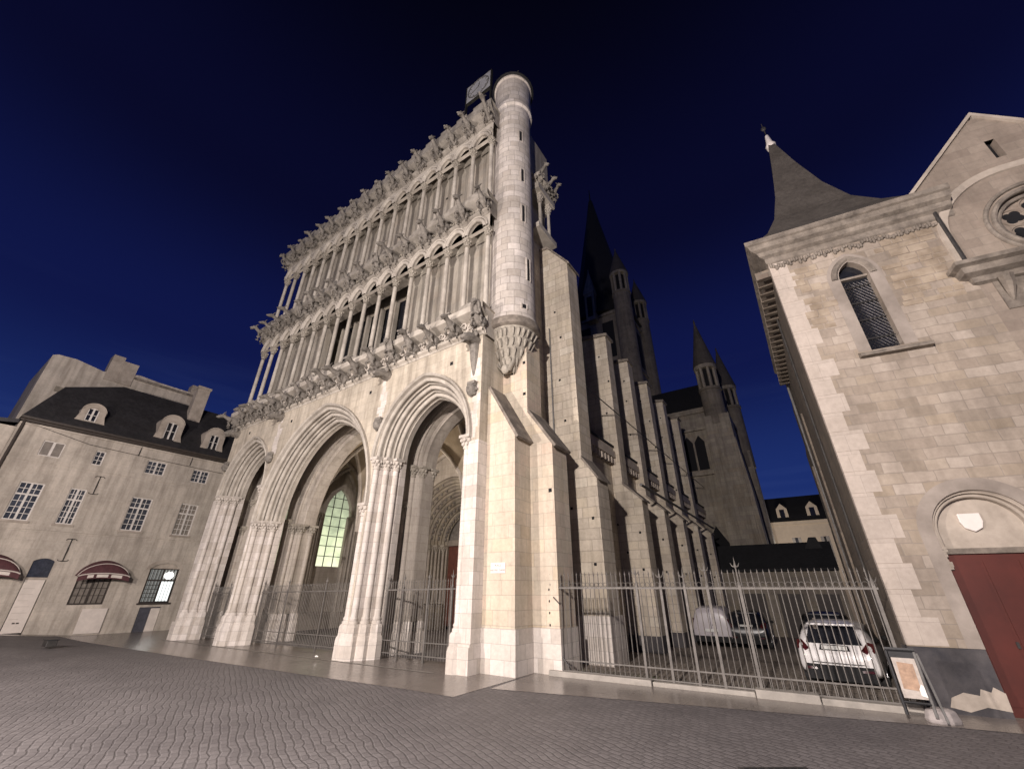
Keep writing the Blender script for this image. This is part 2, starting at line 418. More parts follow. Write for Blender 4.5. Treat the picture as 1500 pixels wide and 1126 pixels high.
def tag(o, label, cat, group=None):
    o['label'] = label; o['category'] = cat
    if group: o['group'] = group
    return o
def kind(o, k):
    o['kind'] = k; return o
def dup(o, parent, loc=None, kids=None):
    c = o.copy(); COL.objects.link(c); c.parent = parent
    if loc is not None: c.location = loc
    for k in (kids if kids is not None else [x for x in bpy.data.objects if x.parent == o]):
        d = k.copy(); COL.objects.link(d); d.parent = c
    return c
def holes_wall(mb, P, u0, u1, v0, v1, holes, depth, back=False):
    """wall P(u,v,d) with openings; hole = (ua, ub, va, vb, top(u) or None, bottom(u) or None)"""
    us = sorted({u0, u1, *[h[0] for h in holes], *[h[1] for h in holes]}); us = [u for u in us if u0 <= u <= u1]
    vs = sorted({v0, v1, *[h[2] for h in holes], *[h[3] for h in holes]}); vs = [v for v in vs if v0 <= v <= v1]
    for a, b in zip(us, us[1:]):
        for c, d in zip(vs, vs[1:]):
            um, vm = (a + b) / 2, (c + d) / 2
            if any(h[0] < um < h[1] and h[2] < vm < h[3] for h in holes): continue
            mb.quad(P(a, c, 0), P(b, c, 0), P(b, d, 0), P(a, d, 0))
    for h in holes:
        ua, ub, va, vb = h[:4]; top = h[4] if len(h) > 4 else None; bot = h[5] if len(h) > 5 else None
        n = 26 if (top or bot) else 1
        for i in range(n):
            a = ua + (ub - ua) * i / n; b = ua + (ub - ua) * (i + 1) / n
            ta, tb = (top(a), top(b)) if top else (vb, vb); ba, bb = (bot(a), bot(b)) if bot else (va, va)
            if top: mb.quad(P(a, ta, 0), P(b, tb, 0), P(b, vb, 0), P(a, vb, 0))
            if bot: mb.quad(P(a, va, 0), P(b, va, 0), P(b, bb, 0), P(a, ba, 0))
            if depth:
                mb.quad(P(a, ta, 0), P(b, tb, 0), P(b, tb, depth), P(a, ta, depth))
                mb.quad(P(a, ba, 0), P(b, bb, 0), P(b, bb, depth), P(a, ba, depth))
        if depth:
            for u in (ua, ub):
                t0 = top(u) if top else vb; b0 = bot(u) if bot else va
                if t0 - b0 > 1e-4: mb.quad(P(u, b0, 0), P(u, t0, 0), P(u, t0, depth), P(u, b0, depth))
class Arch:
    """pointed arch: half span a, rise, springing zs, centre cx"""
    def __init__(s, cx, zs, a, rise):
        s.cx, s.zs, s.a = cx, zs, a
        s.R = (a * a + rise * rise) / (2 * a); s.e = s.R - a
    def top(s, d=0.0):
        R = s.R + d
        return lambda u: s.zs + math.sqrt(max(0.0, R * R - (abs(u - s.cx) + s.e) ** 2))
    def apex(s, d=0.0): return s.top(d)(s.cx)
    def path(s, d, z0=None, n=14):
        R = s.R + d; th = math.acos(min(1, s.e / R)); pts = []
        if z0 is not None: pts.append((s.cx - s.a - d, z0))
        for i in range(n + 1):
            a = PI - th * i / n
            pts.append((s.cx + s.e + R * math.cos(a), s.zs + R * math.sin(a)))
        for i in range(1, n + 1):
            a = th * (1 - i / n)
            pts.append((s.cx - s.e + R * math.cos(a), s.zs + R * math.sin(a)))
        if z0 is not None: pts.append((s.cx + s.a + d, z0))
        return pts
def roll(d, y, r, n=6):
    """half-round roll of a moulding, bulging towards the front and the opening"""
    return [(d + r * math.cos(math.radians(30 - 240 * i / n)), y + r * math.sin(math.radians(30 - 240 * i / n))) for i in range(n + 1)]
def loc_build(mb, name, mat, parent, smooth=False, bevel=0.0):
    """build in the parent's own (possibly rotated) frame"""
    ob = mb.build(name, mat, None, smooth, bevel); ob.parent = parent
    return ob

def gz(x, y):
    """height of the square: it falls gently to the north"""
    s = max(0.0, min(1.0, (y - 4.0) / 4.0))
    z = -0.0145 * max(0.0, -8.0 - x) * s
    if y > 12 and x > -9: z -= 0.031 * (y - 12)
    return z

# ------------------------------------------------------------------ ground
def sheet(name, xs, ys, z, mat, clip=None):
    m = MB(); vs = [(x, y, gz(x, y) + z) for y in ys for x in xs]; n = len(xs)
    fs = []
    for j in range(len(ys) - 1):
        for i in range(n - 1):
            if clip and not clip((xs[i] + xs[i + 1]) / 2, (ys[j] + ys[j + 1]) / 2): continue
            fs.append((j * n + i, j * n + i + 1, (j + 1) * n + i + 1, (j + 1) * n + i))
    m.add(vs, fs)
    return kind(m.build(name, mat), 'structure')
def lin(a, b, n): return [a + (b - a) * i / n for i in range(n + 1)]
sheet('square', [-300, -120] + lin(-60, -9, 26) + lin(-9, 1, 10)[1:] + lin(1, 60, 30)[1:] + [120, 300], [-300, -100] + lin(-40, 4, 11) + lin(4.5, 11.75, 15) + lin(11.75, 24, 25)[1:] + lin(26, 60, 17) + [120, 300], 0.0, 'cobbles', lambda x, y: not (-9 < x < 1 and 11.75 < y < 38))
# smooth flagged pavement along the church front, then along the railing and the chapel
def strip(name, top, bot, z, mat, n=30):
    m = MB()
    def at(pl, t):
        L = [0.0]
        for a, b in zip(pl, pl[1:]): L.append(L[-1] + math.dist(a, b))
        s = t * L[-1]
        for k in range(len(pl) - 1):
            if s <= L[k + 1] or k == len(pl) - 2:
                f = (s - L[k]) / (L[k + 1] - L[k]); return (pl[k][0] + (pl[k + 1][0] - pl[k][0]) * f, pl[k][1] + (pl[k + 1][1] - pl[k][1]) * f)
    k = 5; vs = []
    for i in range(n + 1):
        a = at(top, i / n); b = at(bot, i / n)
        for j in range(k + 1):
            x = a[0] + (b[0] - a[0]) * j / k; y = a[1] + (b[1] - a[1]) * j / k; vs.append((x, y, gz(x, y) + z))
    m.add(vs, [(i * (k + 1) + j, i * (k + 1) + j + 1, (i + 1) * (k + 1) + j + 1, (i + 1) * (k + 1) + j) for i in range(n) for j in range(k)])
    return kind(m.build(name, mat), 'structure')
strip('pavement', [(-33.95, 12.4), (-27.5, 11.0), (-6.70, 11.0)], [(-33.95, 6.9), (-27.5, 6.75), (-6.70, 7.68)], 0.006, 'flagstones', 40)
strip('pavement', [(-6.698, 11.0), (0.9, 11.75), (9.0, 13.0)], [(-6.55, 8.72), (1.1, 10.72), (9.0, 12.2)], 0.006, 'flagstones', 24)
strip('pavement', [(-33.95, 6.9), (-33.95, -12.0)], [(-32.3, 6.75), (-32.3, -12.0)], 0.006, 'flagstones', 10)
strip('kerb', [(-26.6, 9.40), (-8.9, 9.40)], [(-26.6, 9.33), (-8.9, 9.33)], 0.014, 'kerb_stone', 40)
def yclip(x, y): return y > 11.0 + 0.087 * (x + 6.3) and x < 1.0
sheet('yard_ground', lin(-9, 1.0, 20), lin(11, 11.75, 3) + lin(11.75, 40, 56)[1:], 0.010, 'yard_paving', yclip)

# ------------------------------------------------------------------ the Gothic church
CH = thing('church', 'tall pale Gothic church with three pointed porch arches and rows of gargoyles above', 'church', (-17.15, 9.6, 0))
CX = -17.15
YF = 9.62
side_r = Arch(-10.65, 6.42, 1.75, 2.22); side_l = Arch(2 * CX + 10.65, 6.42, 1.75, 2.22); mid = Arch(CX, 4.75, 3.45, 4.25)
ARCHES = (side_l, mid, side_r)
DO = 0.60
w = MB()
P0 = lambda u, v, d: (u, YF + d, v)
holes_wall(w, P0, -26.42, -7.9, -0.6, 10.3, [(a.cx - a.a - DO, a.cx + a.a + DO, -0.6, a.apex(DO) + 0.001, a.top(DO)) for a in ARCHES], 0)
w.quad((-7.9, YF, -0.3), (-7.9, 10.9, -0.3), (-7.9, 10.9, 10.3), (-7.9, YF, 10.3))
w.quad((-26.42, YF, -0.6), (-26.42, 11.2, -0.6), (-26.42, 11.2, 10.3), (-26.42, YF, 10.3))
w.build('portal_wall', 'facade_ashlar', CH)
prof = [(0.70, YF), (0.70, YF - 0.13), (0.66, YF - 0.16), (0.60, YF - 0.10), (0.59, YF + 0.04)]
for dc, yc in ((0.49, YF + 0.06), (0.285, YF + 0.36), (0.085, YF + 0.66)):
    prof += roll(dc, yc, 0.082) + [(dc - .045, yc + .085), (dc - .045, yc + .12)] + roll(dc - .085, yc + .175, .045, 5) + [(dc - .06, yc + .225), (dc - .06, yc + .25), (dc - .115, yc + .25)]
prof += [(-0.02, YF + 0.76), (-0.02, YF + 1.06), (0.6, YF + 1.06)]
BASES = []
for a in ARCHES:
    z0 = a.zs + 0.1
    m = MB()
    m.sweep(prof, lambda p: [(x, p[1], z) for x, z in a.path(p[0], a.zs, 22)])
    m.build('portal_arch', 'moulding_stone', CH, smooth=True)
# piers: the same stepped plan continues down as shafts
def shaft(mb, x, y, z0, z1, r, n=12):
    mb.mark()
    mb.lathe(x, y, [(r * 1.45, z0), (r * 1.5, z0 + 0.07), (r * 1.2, z0 + 0.12), (r * 1.32, z0 + 0.17), (r, z0 + 0.23), (r, z1)], n)
def capital(mb, x, y, z, r, h=0.46, w=1.75):
    """bell, two rings of crockets and a square abacus; z = top"""
    mb.mark()
    mb.lathe(x, y, [(r * 1.15, z - h), (r * 1.22, z - h + 0.04), (r * 1.05, z - h + 0.07), (r * 1.2, z - h * 0.5), (r * w * 0.9, z - 0.14), (r * w, z - 0.1)], 12)
    for k in range(8):
        a = 2 * PI * k / 8 + 0.2
        mb.blob((x + r * 1.55 * math.cos(a), y + r * 1.55 * math.sin(a), z - 0.17), (r * .42, r * .42, 0.075), 6, 4)
        mb.blob((x + r * 1.28 * math.cos(a + .39), y + r * 1.28 * math.sin(a + .39), z - h * .62), (r * .34, r * .34, 0.07), 6, 4)
    mb.box(x - r * w, x + r * w, y - r * w, y + r * w, z - 0.10, z)
def plinth(mb, x, y, r, z0):
    """octagonal pedestal in two stages"""
    mb.mark()
    mb.lathe(x, y, [(r * 2.15, z0), (r * 2.15, 0.46), (r * 1.95, 0.56), (r * 1.72, 0.60), (r * 1.72, 0.83), (r * 1.45, 0.90), (r * 1.2, 0.92)], 8, PI / 8, PI / 8 + 2 * PI)
SHY = ((0.49, YF + 0.06), (0.285, YF + 0.36), (0.085, YF + 0.66))
def pier(x0, x1, legs, name='pier', ztop=None):
    """legs: (arch, side) with side -1 = left leg of that arch, +1 = right leg"""
    zt = max(a.zs for a, s in legs)
    core = MB()
    gzv = gz((x0 + x1) / 2, 9.6)
    for a, s in legs:
        xw = a.cx + s * (a.a + DO)            # wall side of the leg
        for d, ya in ((0.40, YF + 0.15), (0.19, YF + 0.47), (-0.02, YF + 0.80)):
            xi = a.cx + s * (a.a + d)
            core.box(min(xi, xw), max(xi, xw), ya, YF + 1.055 + 0.001 * d, gzv - .2, a.zs)
    body = core.build(name, 'white_ashlar', CH)
    sm = MB(); cm = MB(); pm = MB()
    for a, s in legs:
        for d, y in SHY:
            x = a.cx + s * (a.a + d)
            shaft(sm, x, y, 0.90, a.zs - 0.42, 0.108)
            capital(cm, x, y, a.zs, 0.12)
            plinth(pm, x, y, 0.135, gzv - 0.15)
    sm.pieces('shaft', 'white_ashlar', body, smooth=True)
    cm.pieces('capital', 'carved_white', body, smooth=True)
    pm.pieces('pedestal', 'white_ashlar', body)
    return body
pier(-13.2, -12.4, [(mid, 1), (side_r, -1)])
pier(-21.9, -21.1, [(side_l, 1), (mid, -1)])
pier(-26.4, -25.4, [(side_l, -1)])
pier(-9.0, -8.3, [(side_r, 1)])
# plain ends of the front, restored in white stone
e = MB(); e.box(-8.30, -7.885, YF - 0.03, YF + 1.0, -0.2, 6.2); e.box(-8.42, -7.86, YF - 0.13, YF + 0.5, -0.2, 0.60); e.box(-8.36, -7.87, YF - 0.08, YF + 0.4, 0.60, 0.66)
e.build('end_pilaster', 'white_ashlar', CH)
e = MB(); e.box(-26.45, -26.0, YF - 0.03, YF + 1.0, -0.6, 6.2); e.box(-26.5, -25.95, YF - 0.13, YF + 0.5, -0.6, 0.5)
e.build('end_pilaster', 'white_ashlar', CH)

# hood stops: little carved heads where the hood moulds meet
def head_stop(x, y, z, r):
    m = MB(); m.blob((x, y, z), (r, r, r * 1.15), 10, 7); m.blob((x, y - r * .75, z - r * .1), (r * .3, r * .35, r * .3), 6, 4)
    m.blob((x - r * .4, y - r * .6, z + r * .3), (r * .3, r * .3, r * .2), 6, 4); m.blob((x + r * .4, y - r * .6, z + r * .3), (r * .3, r * .3, r * .2), 6, 4)
    m.blob((x, y - r * .5, z - r * .6), (r * .55, r * .4, r * .25), 8, 4)
    m.box(x - r * .8, x + r * .8, y - r * .4, y + .2, z + r * .95, z + r * 1.5)
    for k in range(7): a_ = 2 * PI * k / 7; m.blob((x + r * .8 * math.cos(a_), y + .02, z + r * .9 * math.sin(a_)), (r * .38, r * .4, r * .38), 6, 4)
    return m.build('head_stop', 'gargoyle_stone', CH, smooth=True)
for x in (-13.02, -21.28): head_stop(x, YF - 0.1, 7.75, 0.2)
head_stop(-8.22, YF - 0.1, 8.0, 0.2); head_stop(-26.1, YF - 0.1, 8.0, 0.2)
# big downspout heads with a tapering bracket below the first cornice
for x in (-8.25, -13.0, -21.3, -26.05):
    m = MB()
    m.loft([(x, YF + .1, 9.95), (x, YF - .25, 10.0), (x, YF - .55, 9.9), (x, YF - .72, 9.85)], [(.26, .24), (.25, .24), (.2, .17), (.12, .06)], 8)
    m.loft([(x, YF - .45, 9.78), (x, YF - .7, 9.66)], [(.15, .06), (.1, .04)], 8)
    for sx_ in (-1, 1):
        m.blob((x + sx_ * .22, YF - .25, 10.12), (.09, .09, .16), 6, 4); m.blob((x + sx_ * .12, YF - .5, 10.03), .07, 6, 4)
    if x > -9: m.loft([(x, YF - .05, 9.9), (x, YF - .02, 9.7), (x, YF, 9.1), (x, YF + .05, 8.5)], [(.2, .2), (.19, .18), (.14, .13), (.05, .04)], 8)
    m.build('spout_head', 'gargoyle_stone', CH, smooth=True)

m = MB(); r = random.Random(21)
for xc, z0, z1 in ((-13.05, 7.95, 10.1), (-21.25, 7.95, 9.9), (-8.12, 6.3, 9.0)):
    z = z0
    while z < z1:
        w_ = r.choice((.22, .34, .45)); o_ = r.uniform(-.14, .10); h_ = r.choice((.30, .36))
        x1_ = min(xc + w_ / 2 + o_, -7.9); m.mark(); m.box(max(xc - w_ / 2 + o_, -26), x1_, YF - .004, YF + .03, z, z + h_ - .008); z += h_
m.pieces('repair_stone', 'white_ashlar', CH)
# small square putlog holes
def putlogs(spots, axis='y', s=0.07):
    m = MB()
    for x, y, z in spots:
        m.mark(); m.box(x - s, x + s, y - 0.006, y + 0.05, z, z + 2 * s) if axis == 'y' else m.box(x - 0.05, x + 0.006, y - s, y + s, z, z + 2 * s)
    return m
o_ = putlogs([(-9.35, YF, 9.35), (-14.0, YF, 9.4), (-20.2, YF, 9.45), (-24.6, YF, 9.7), (-9.7, 10.5, 13.1), (-11.5, 10.5, 20.6), (-9.9, 10.5, 19.2)]).pieces('putlog_hole', 'void', CH)

# --- friezes, arcades, gargoyles
N = 17; X0 = -26.30; X1 = -7.95; PITCH = (X1 - X0) / (N - 1)
COLX = [X0 + PITCH * i for i in range(N)]
def spiral(mb, cx, y, cz, r, turns, sgn, a0, th=0.028):
    pts = [(cx + sgn * r * (1 - t) * math.cos(a0 + turns * 2 * PI * t), y - 0.03 * math.sin(t * PI), cz + r * (1 - t) * math.sin(a0 + turns * 2 * PI * t)) for t in [i / 9 for i in range(9)]]
    mb.loft(pts, [th * (1.25 - .5 * i / 8) for i in range(9)], 5, (0, 1, 0))
def frieze(zc, zf, zs, zt):
    """zc cornice underside, zf frieze bottom, zs slab underside, zt slab top"""
    m = MB()
    prof2 = [(YF + .05, zc - .10), (YF - .03, zc - .08), (YF - .06, zc), (YF - .16, zc + .05), (YF - .19, zc + .11), (YF - .16, zc + .17), (YF - .06, zf), (YF + .05, zf), (YF + .05, zs - .05), (YF - .18, zs), (YF - .40, zs + .06), (YF - .42, zt), (YF + 0.9, zt)]
    m.sweep(prof2, lambda p: [(-26.62 - (YF - p[0]) * .5, p[0], p[1]), (-7.75 + max(0, YF - p[0]) * .25, p[0], p[1])])
    for xx in (-26.6, -7.78): m.add([(xx, p[0], p[1]) for p in prof2] + [(xx, YF + .9, zc - .1)], [list(range(len(prof2) + 1))])
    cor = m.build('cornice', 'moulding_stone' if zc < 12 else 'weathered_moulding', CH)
    c = MB(); r = random.Random(int(zc * 10))
    for i in range(N - 1):
        xa, xb = COLX[i] + .14, COLX[i + 1] - .14; h = zs - zf; k = 3
        for q in range(k):
            cx = xa + (xb - xa) * (q + .5) / k; cz = (zf + zs) / 2
            spiral(c, cx, YF - .02, cz + .06 * (-1) ** q, h * .36, 1.25, 1 if q % 2 else -1, r.uniform(0, 6))
            for t in range(4):
                c.blob((cx + r.uniform(-.17, .17), YF + .02, cz + r.uniform(-h * .42, h * .42)), (r.uniform(.035, .07), .055, r.uniform(.035, .08)), 6, 4)
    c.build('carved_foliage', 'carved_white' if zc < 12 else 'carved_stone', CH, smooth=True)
    b = MB()
    for i in range(N - 1):
        xa, xb = COLX[i] + .23, COLX[i + 1] - .23
        b.mark(); b.box(xa, xb, YF - .38, YF - .05, zt, zt + (.22 if zt < 20 else .34))
        b.lathe((xa + xb) / 2 - .22, YF - .2, [(.03, zt + .15), (.10, zt + .24), (.03, zt + .29)], 6)
    b.pieces('coping_block', 'weathered_moulding', CH, bevel=.015)
frieze(10.26, 10.48, 11.02, 11.32)
frieze(16.42, 16.64, 17.06, 17.36)
frieze(22.84, 23.06, 23.46, 24.0)

def gargoyle_mesh(v):
    """a crouching beast: root at the origin, neck stretched forward along -y"""
    r = random.Random(100 + v); m = MB()
    # length, lift of the head, girth, muzzle length, ears, wings, droop
    ln, lift, fat, mz, er, wing, droop = ((.74, .12, .92, .20, .14, 0, .04), (.64, .26, 1.0, .14, .10, 1, .02), (.58, .30, 1.08, .09, .05, 0, .05), (.84, .06, .85, .26, .17, 0, .0), (.70, .20, .95, .17, .20, 1, .08), (.76, .02, 1.0, .16, .08, 0, .10))[v]
    hz = .14 + lift
    sp = [(0, .15, -.12), (0, .0, -.04), (0, -ln * .30, .05), (0, -ln * .52, .08 + lift * .45), (0, -ln * .72, .12 + lift * .8), (0, -ln * .84, hz + .03), (0, -ln, hz + .02), (0, -ln - mz * .6, hz - .05), (0, -ln - mz, hz - .09)]
    m.loft(sp, [(.17 * fat, .22), (.19 * fat, .24), (.17 * fat, .20), (.12 * fat, .13), (.095 * fat, .10), (.115, .11), (.125, .115), (.08, .065), (.045, .035)], 10)
    m.loft([(0, -ln + .02, hz - .07), (0, -ln - mz * .7, hz - .14 - droop)], [(.075, .03), (.04, .02)], 8)          # dropped lower jaw
    for s in (-1, 1):
        m.loft([(s * .09, -ln + .06, hz + .09), (s * (.10 + er * .3), -ln + .12, hz + .10 + er * .6), (s * (.10 + er * .35), -ln + .18, hz + .11 + er)], [(.04, .03), (.035, .02), (.006, .006)], 6)
        m.blob((s * .075, -ln - .04, hz + .07), (.032, .035, .03), 6, 4)
        m.blob((s * .19 * fat, .02, -.16), (.10, .17, .20), 8, 6)                                                      # haunch
        m.loft([(s * .15 * fat, -ln * .36, .02), (s * .21, -ln * .5, -.16), (s * .19, -ln * .36, -.36)], [(.075, .085), (.055, .06), (.042, .042)], 7)
        m.blob((s * .19, -ln * .36 - .06, -.38), (.06, .10, .045), 7, 4)
        m.loft([(s * .18, .0, -.22), (s * .23, -.14, -.42), (s * .2, -.06, -.58)], [(.075, .09), (.055, .06), (.042, .042)], 7)
        if wing:
            for q in range(3): m.loft([(s * .15, -.10 - .05 * q, .08), (s * (.26 + .03 * q), .06 - .05 * q, .22 - .05 * q), (s * (.30 + .04 * q), .22 - .06 * q, .26 - .09 * q)], [(.07, .025), (.06, .02), (.015, .01)], 6)
        if v == 2:   # hooded, almost human: arms folded and a cowl
            m.loft([(s * .12, -ln + .12, hz + .12), (s * .15, -ln + .16, hz - .08), (s * .17, -ln * .5, .0)], [(.05, .06), (.06, .07), (.05, .05)], 7)
            m.loft([(s * .18, -ln * .45, .06), (s * .15, -ln * .75, -.04), (s * .04, -ln * .85, .03)], [(.05, .05), (.04, .04), (.035, .035)], 6)
    if v in (0, 3, 5):
        for k in range(5): m.blob((0, -ln * (.12 + .16 * k), .22 - .03 * k + lift * .16 * k), (.022, .05, .045), 6, 4)   # spine ridge
    if v in (3, 5):
        for k in range(3): m.blob((0, -ln * (.3 + .1 * k), -.10 + .04 * k), (.10, .03, .03), 6, 4)                      # ribs
    return m.build('gargoyle', 'gargoyle_stone', None, smooth=True)
GARG = [gargoyle_mesh(v) for v in range(6)]
first_used = set(); GBASE = [Vector(g.location) for g in GARG]
def put_gargoyle(x, y, z, rz=0.0, sc=1.0, v=None):
    v = rnd.randrange(6) if v is None else v
    src = GARG[v]
    if v in first_used:
        g = src.copy(); COL.objects.link(g)
    else:
        g = src; first_used.add(v)
    off = GBASE[v]
    M = Matrix.Translation((x, y, z)) @ Matrix.Rotation(rz, 4, 'Z') @ Matrix.Rotation(rnd.uniform(-.12, .12), 4, 'X') @ Matrix.Scale(sc, 4) @ Matrix.Translation(off)
    g.parent = CH
    g.matrix_basis = Matrix.Translation(-WL(CH)) @ M
    return g
for zb in (10.74, 16.84, 23.12):
    for i, x in enumerate(COLX):
        put_gargoyle(x, YF - .18, zb, rnd.uniform(-.10, .10) + (0.2 if i == N - 1 else -0.4 if i == 0 else 0), rnd.uniform(.90, 1.06))

def arcade(zb, zsp, ztop, op):
    """niche wall, spandrels and free-standing colonnettes between two friezes"""
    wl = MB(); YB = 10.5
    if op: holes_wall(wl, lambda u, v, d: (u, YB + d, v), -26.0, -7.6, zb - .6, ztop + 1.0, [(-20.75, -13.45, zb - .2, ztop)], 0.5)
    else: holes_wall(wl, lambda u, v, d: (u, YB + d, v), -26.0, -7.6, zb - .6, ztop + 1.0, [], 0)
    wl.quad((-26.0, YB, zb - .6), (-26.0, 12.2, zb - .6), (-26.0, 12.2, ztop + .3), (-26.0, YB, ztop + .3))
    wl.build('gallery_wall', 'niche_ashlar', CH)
    ab = MB(); hs = []; arcs = []
    for i in range(N - 1):
        a = Arch((COLX[i] + COLX[i + 1]) / 2, zsp, PITCH / 2 - .12, .60); arcs.append(a)
        hs.append((a.cx - a.a, a.cx + a.a, zsp - .001, a.apex() + .001, a.top()))
    holes_wall(ab, lambda u, v, d: (u, YF + .0 + d, v), -26.5, -7.78, zsp - .001, ztop, hs, 0.16)
    for a in arcs:
        ab.sweep(roll(.05, YF - .03, .085, 6), lambda p: [(x, p[1], z) for x, z in a.path(p[0], None, 8)])
        ab.sweep(roll(.19, YF - .06, .05, 4), lambda p: [(x, p[1], z) for x, z in a.path(p[0], None, 8)])
    # undersides and vault back to the wall
    for i in range(N - 1):
        continue
        a = arcs[i]; ab.sweep([(0, YF + .3), (0, YB)], lambda p: [(x, p[1], z) for x, z in a.path(p[0] + .0, None, 8)])
    ab.build('arcade_wall', 'moulding_stone', CH)
    return arcs
arcade(11.32, 15.62, 16.42, True)
arcade(17.36, 21.66, 22.84, False)
def colonnette():
    m = MB(); H_ = 4.20
    m.lathe(0, 0, [(.19, 0), (.19, .10), (.15, .14), (.165, .18), (.105, .24), (.098, H_ - .45), (.098, H_ - .44)], 12)
    col_ = m.build('arcade_column', 'moulding_stone', None, smooth=True)
    c = MB(); capital(c, 0, 0, H_ + .06, .10, .42, 1.6)
    cp = c.build('capital', 'carved_stone', None, smooth=True); cp.parent = col_
    return col_, cp
colm, capm = colonnette()
def put_column(x, y, z, first=False):
    if first: c = colm
    else:
        c = colm.copy(); COL.objects.link(c)
        k = capm.copy(); COL.objects.link(k); k.parent = c
    c.parent = CH; c.location = Vector((x, y, z)) - WL(CH)
for t, zb in enumerate((11.36, 17.42)):
    for i, x in enumerate(COLX): put_column(x, YF + .14, zb, t == 0 and i == 0)
# carved foliage clustered round the tier-two capitals
c = MB(); r = random.Random(5)
for x in COLX:
    for k in range(7): c.blob((x + r.uniform(-.2, .2), YF - .03, 21.8 + r.uniform(-.12, .5)), (.06, .06, .08), 6, 4)
c.build('carved_foliage', 'carved_stone', CH, smooth=True)
# glazing deep in the open gallery bays and the mullions between
g = MB(); g.box(-20.9, -13.3, 11.9, 12.0, 10.6, 16.6); g.build('gallery_glazing', 'dark_glass', CH)
g = MB()
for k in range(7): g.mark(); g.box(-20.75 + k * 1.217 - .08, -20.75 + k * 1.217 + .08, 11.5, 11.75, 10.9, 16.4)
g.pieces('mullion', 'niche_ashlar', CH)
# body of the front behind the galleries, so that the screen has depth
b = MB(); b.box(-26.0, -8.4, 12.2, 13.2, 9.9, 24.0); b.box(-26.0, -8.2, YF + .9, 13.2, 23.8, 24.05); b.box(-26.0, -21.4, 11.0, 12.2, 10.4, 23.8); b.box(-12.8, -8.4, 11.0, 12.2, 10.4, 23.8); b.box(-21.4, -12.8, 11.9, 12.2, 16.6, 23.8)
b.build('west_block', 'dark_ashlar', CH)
rf = MB(); rf.prism([(-25.6, 24.05), (-8.6, 24.05), (-17.1, 26.0)], lambda p: (p[0], 11.2, p[1]), lambda p: (p[0], 13.2, p[1])); rf.build('gallery_roof', 'slate', CH)
# small slated pyramid dormer showing over the parapet
rf = MB(); rf.lathe(-10.75, 10.5, [(.62, 24.05), (.62, 24.5), (.60, 24.52), (.05, 27.4), (.02, 28.2)], 4, PI / 4, PI / 4 + 2 * PI); rf.build('roof_pinnacle', 'slate', CH)

# --- stair turret on its carved corbel
TX, TY, TR = -7.56, 11.0, 0.92
m = MB(); m.lathe(TX, TY, [(TR + .10, 10.98), (TR + .02, 11.25), (TR, 11.3), (TR, 24.35), (TR + .10, 24.42), (TR + .12, 24.62), (TR + .05, 24.78), (TR + .05, 26.75), (TR + .12, 26.8), (TR + .12, 26.95), (TR * .2, 27.0)], 40)
tur = m.build('turret', 'turret_ashlar', CH, smooth=True)
m = MB(); m.lathe(TX, TY, [(TR + .06, 10.60), (TR + .16, 10.66), (TR + .18, 10.80), (TR + .12, 10.98), (TR - .1, 10.99)], 40); m.build('turret_ledge', 'dirty_trim', tur, smooth=True)
m = MB(); m.lathe(TX, TY, [(TR + .24, 26.9), (TR + .24, 26.97), (.7, 27.25), (.12, 27.75), (.06, 27.8)], 24); m.build('turret_roof', 'dark_slate', tur, smooth=True)
sl = MB(); sf = MB()
def slit(ang, z, w=.075, h=.62):
    c_, s_ = math.cos(ang), math.sin(ang)
    R_ = Matrix.Translation((TX + TR * c_, TY + TR * s_, z)) @ Matrix.Rotation(ang, 4, 'Z')
    a = MB(); a.box(-.1, .012, -w, w, 0, h); a.xf(R_); sl.mark(); sl.add(a.v, a.f)
    a = MB(); a.box(-.1, .035, w, w + .05, -.03, h + .03); a.box(-.1, .035, -w - .05, -w, -.03, h + .03); a.xf(R_); sf.mark(); sf.add(a.v, a.f)
A0 = math.atan2(-TY, -TX)   # towards the camera
for da, z, h in ((0.42, 21.5, .7), (0.50, 18.6, .8), (0.52, 16.05, .95), (0.75, 12.9, 1.1), (0.38, 25.35, .7), (-0.28, 25.35, .7)): slit(A0 + da, z, .07, h)
slit(A0 + .5, 11.45, .09, .17)
sl.pieces('slit_window', 'void', tur); sf.pieces('slit_frame', 'carved_white', tur)
# foliage corbel: tiers of leaves shrinking to a head
m = MB(); m.lathe(TX, TY, [(.25, 9.0), (.42, 9.35), (.62, 9.8), (.82, 10.25), (.95, 10.62)], 28)
r = random.Random(3)
for z_, R_, n_, s_ in ((10.42, .93, 26, 1.0), (10.08, .78, 20, 1.15), (9.72, .62, 15, 1.1), (9.4, .47, 11, 1.0), (9.12, .33, 8, .9)):
    for k in range(n_):
        a = 2 * PI * k / n_ + r.uniform(-.05, .05)
        m.loft([(TX + R_ * .92 * math.cos(a), TY + R_ * .92 * math.sin(a), z_ - .2), (TX + (R_ + .01) * math.cos(a), TY + (R_ + .01) * math.sin(a), z_), (TX + (R_ + .05) * math.cos(a), TY + (R_ + .05) * math.sin(a), z_ + .06), (TX + (R_ + .08) * math.cos(a), TY + (R_ + .08) * math.sin(a), z_ + .02)], [.02 * s_, .06 * s_, .055 * s_, .03 * s_], 6)
for s_ in (-1, 1):
    m.loft([(TX + s_ * .12, 10.62, 9.0), (TX + s_ * .3, 10.58, 9.2), (TX + s_ * .4, 10.6, 9.5)], [(.1, .05), (.12, .05), (.03, .02)], 6)
m.blob((TX, 10.55, 9.05), (.16, .14, .2), 8, 6)
m.build('turret_corbel', 'carved_stone', tur, smooth=True)
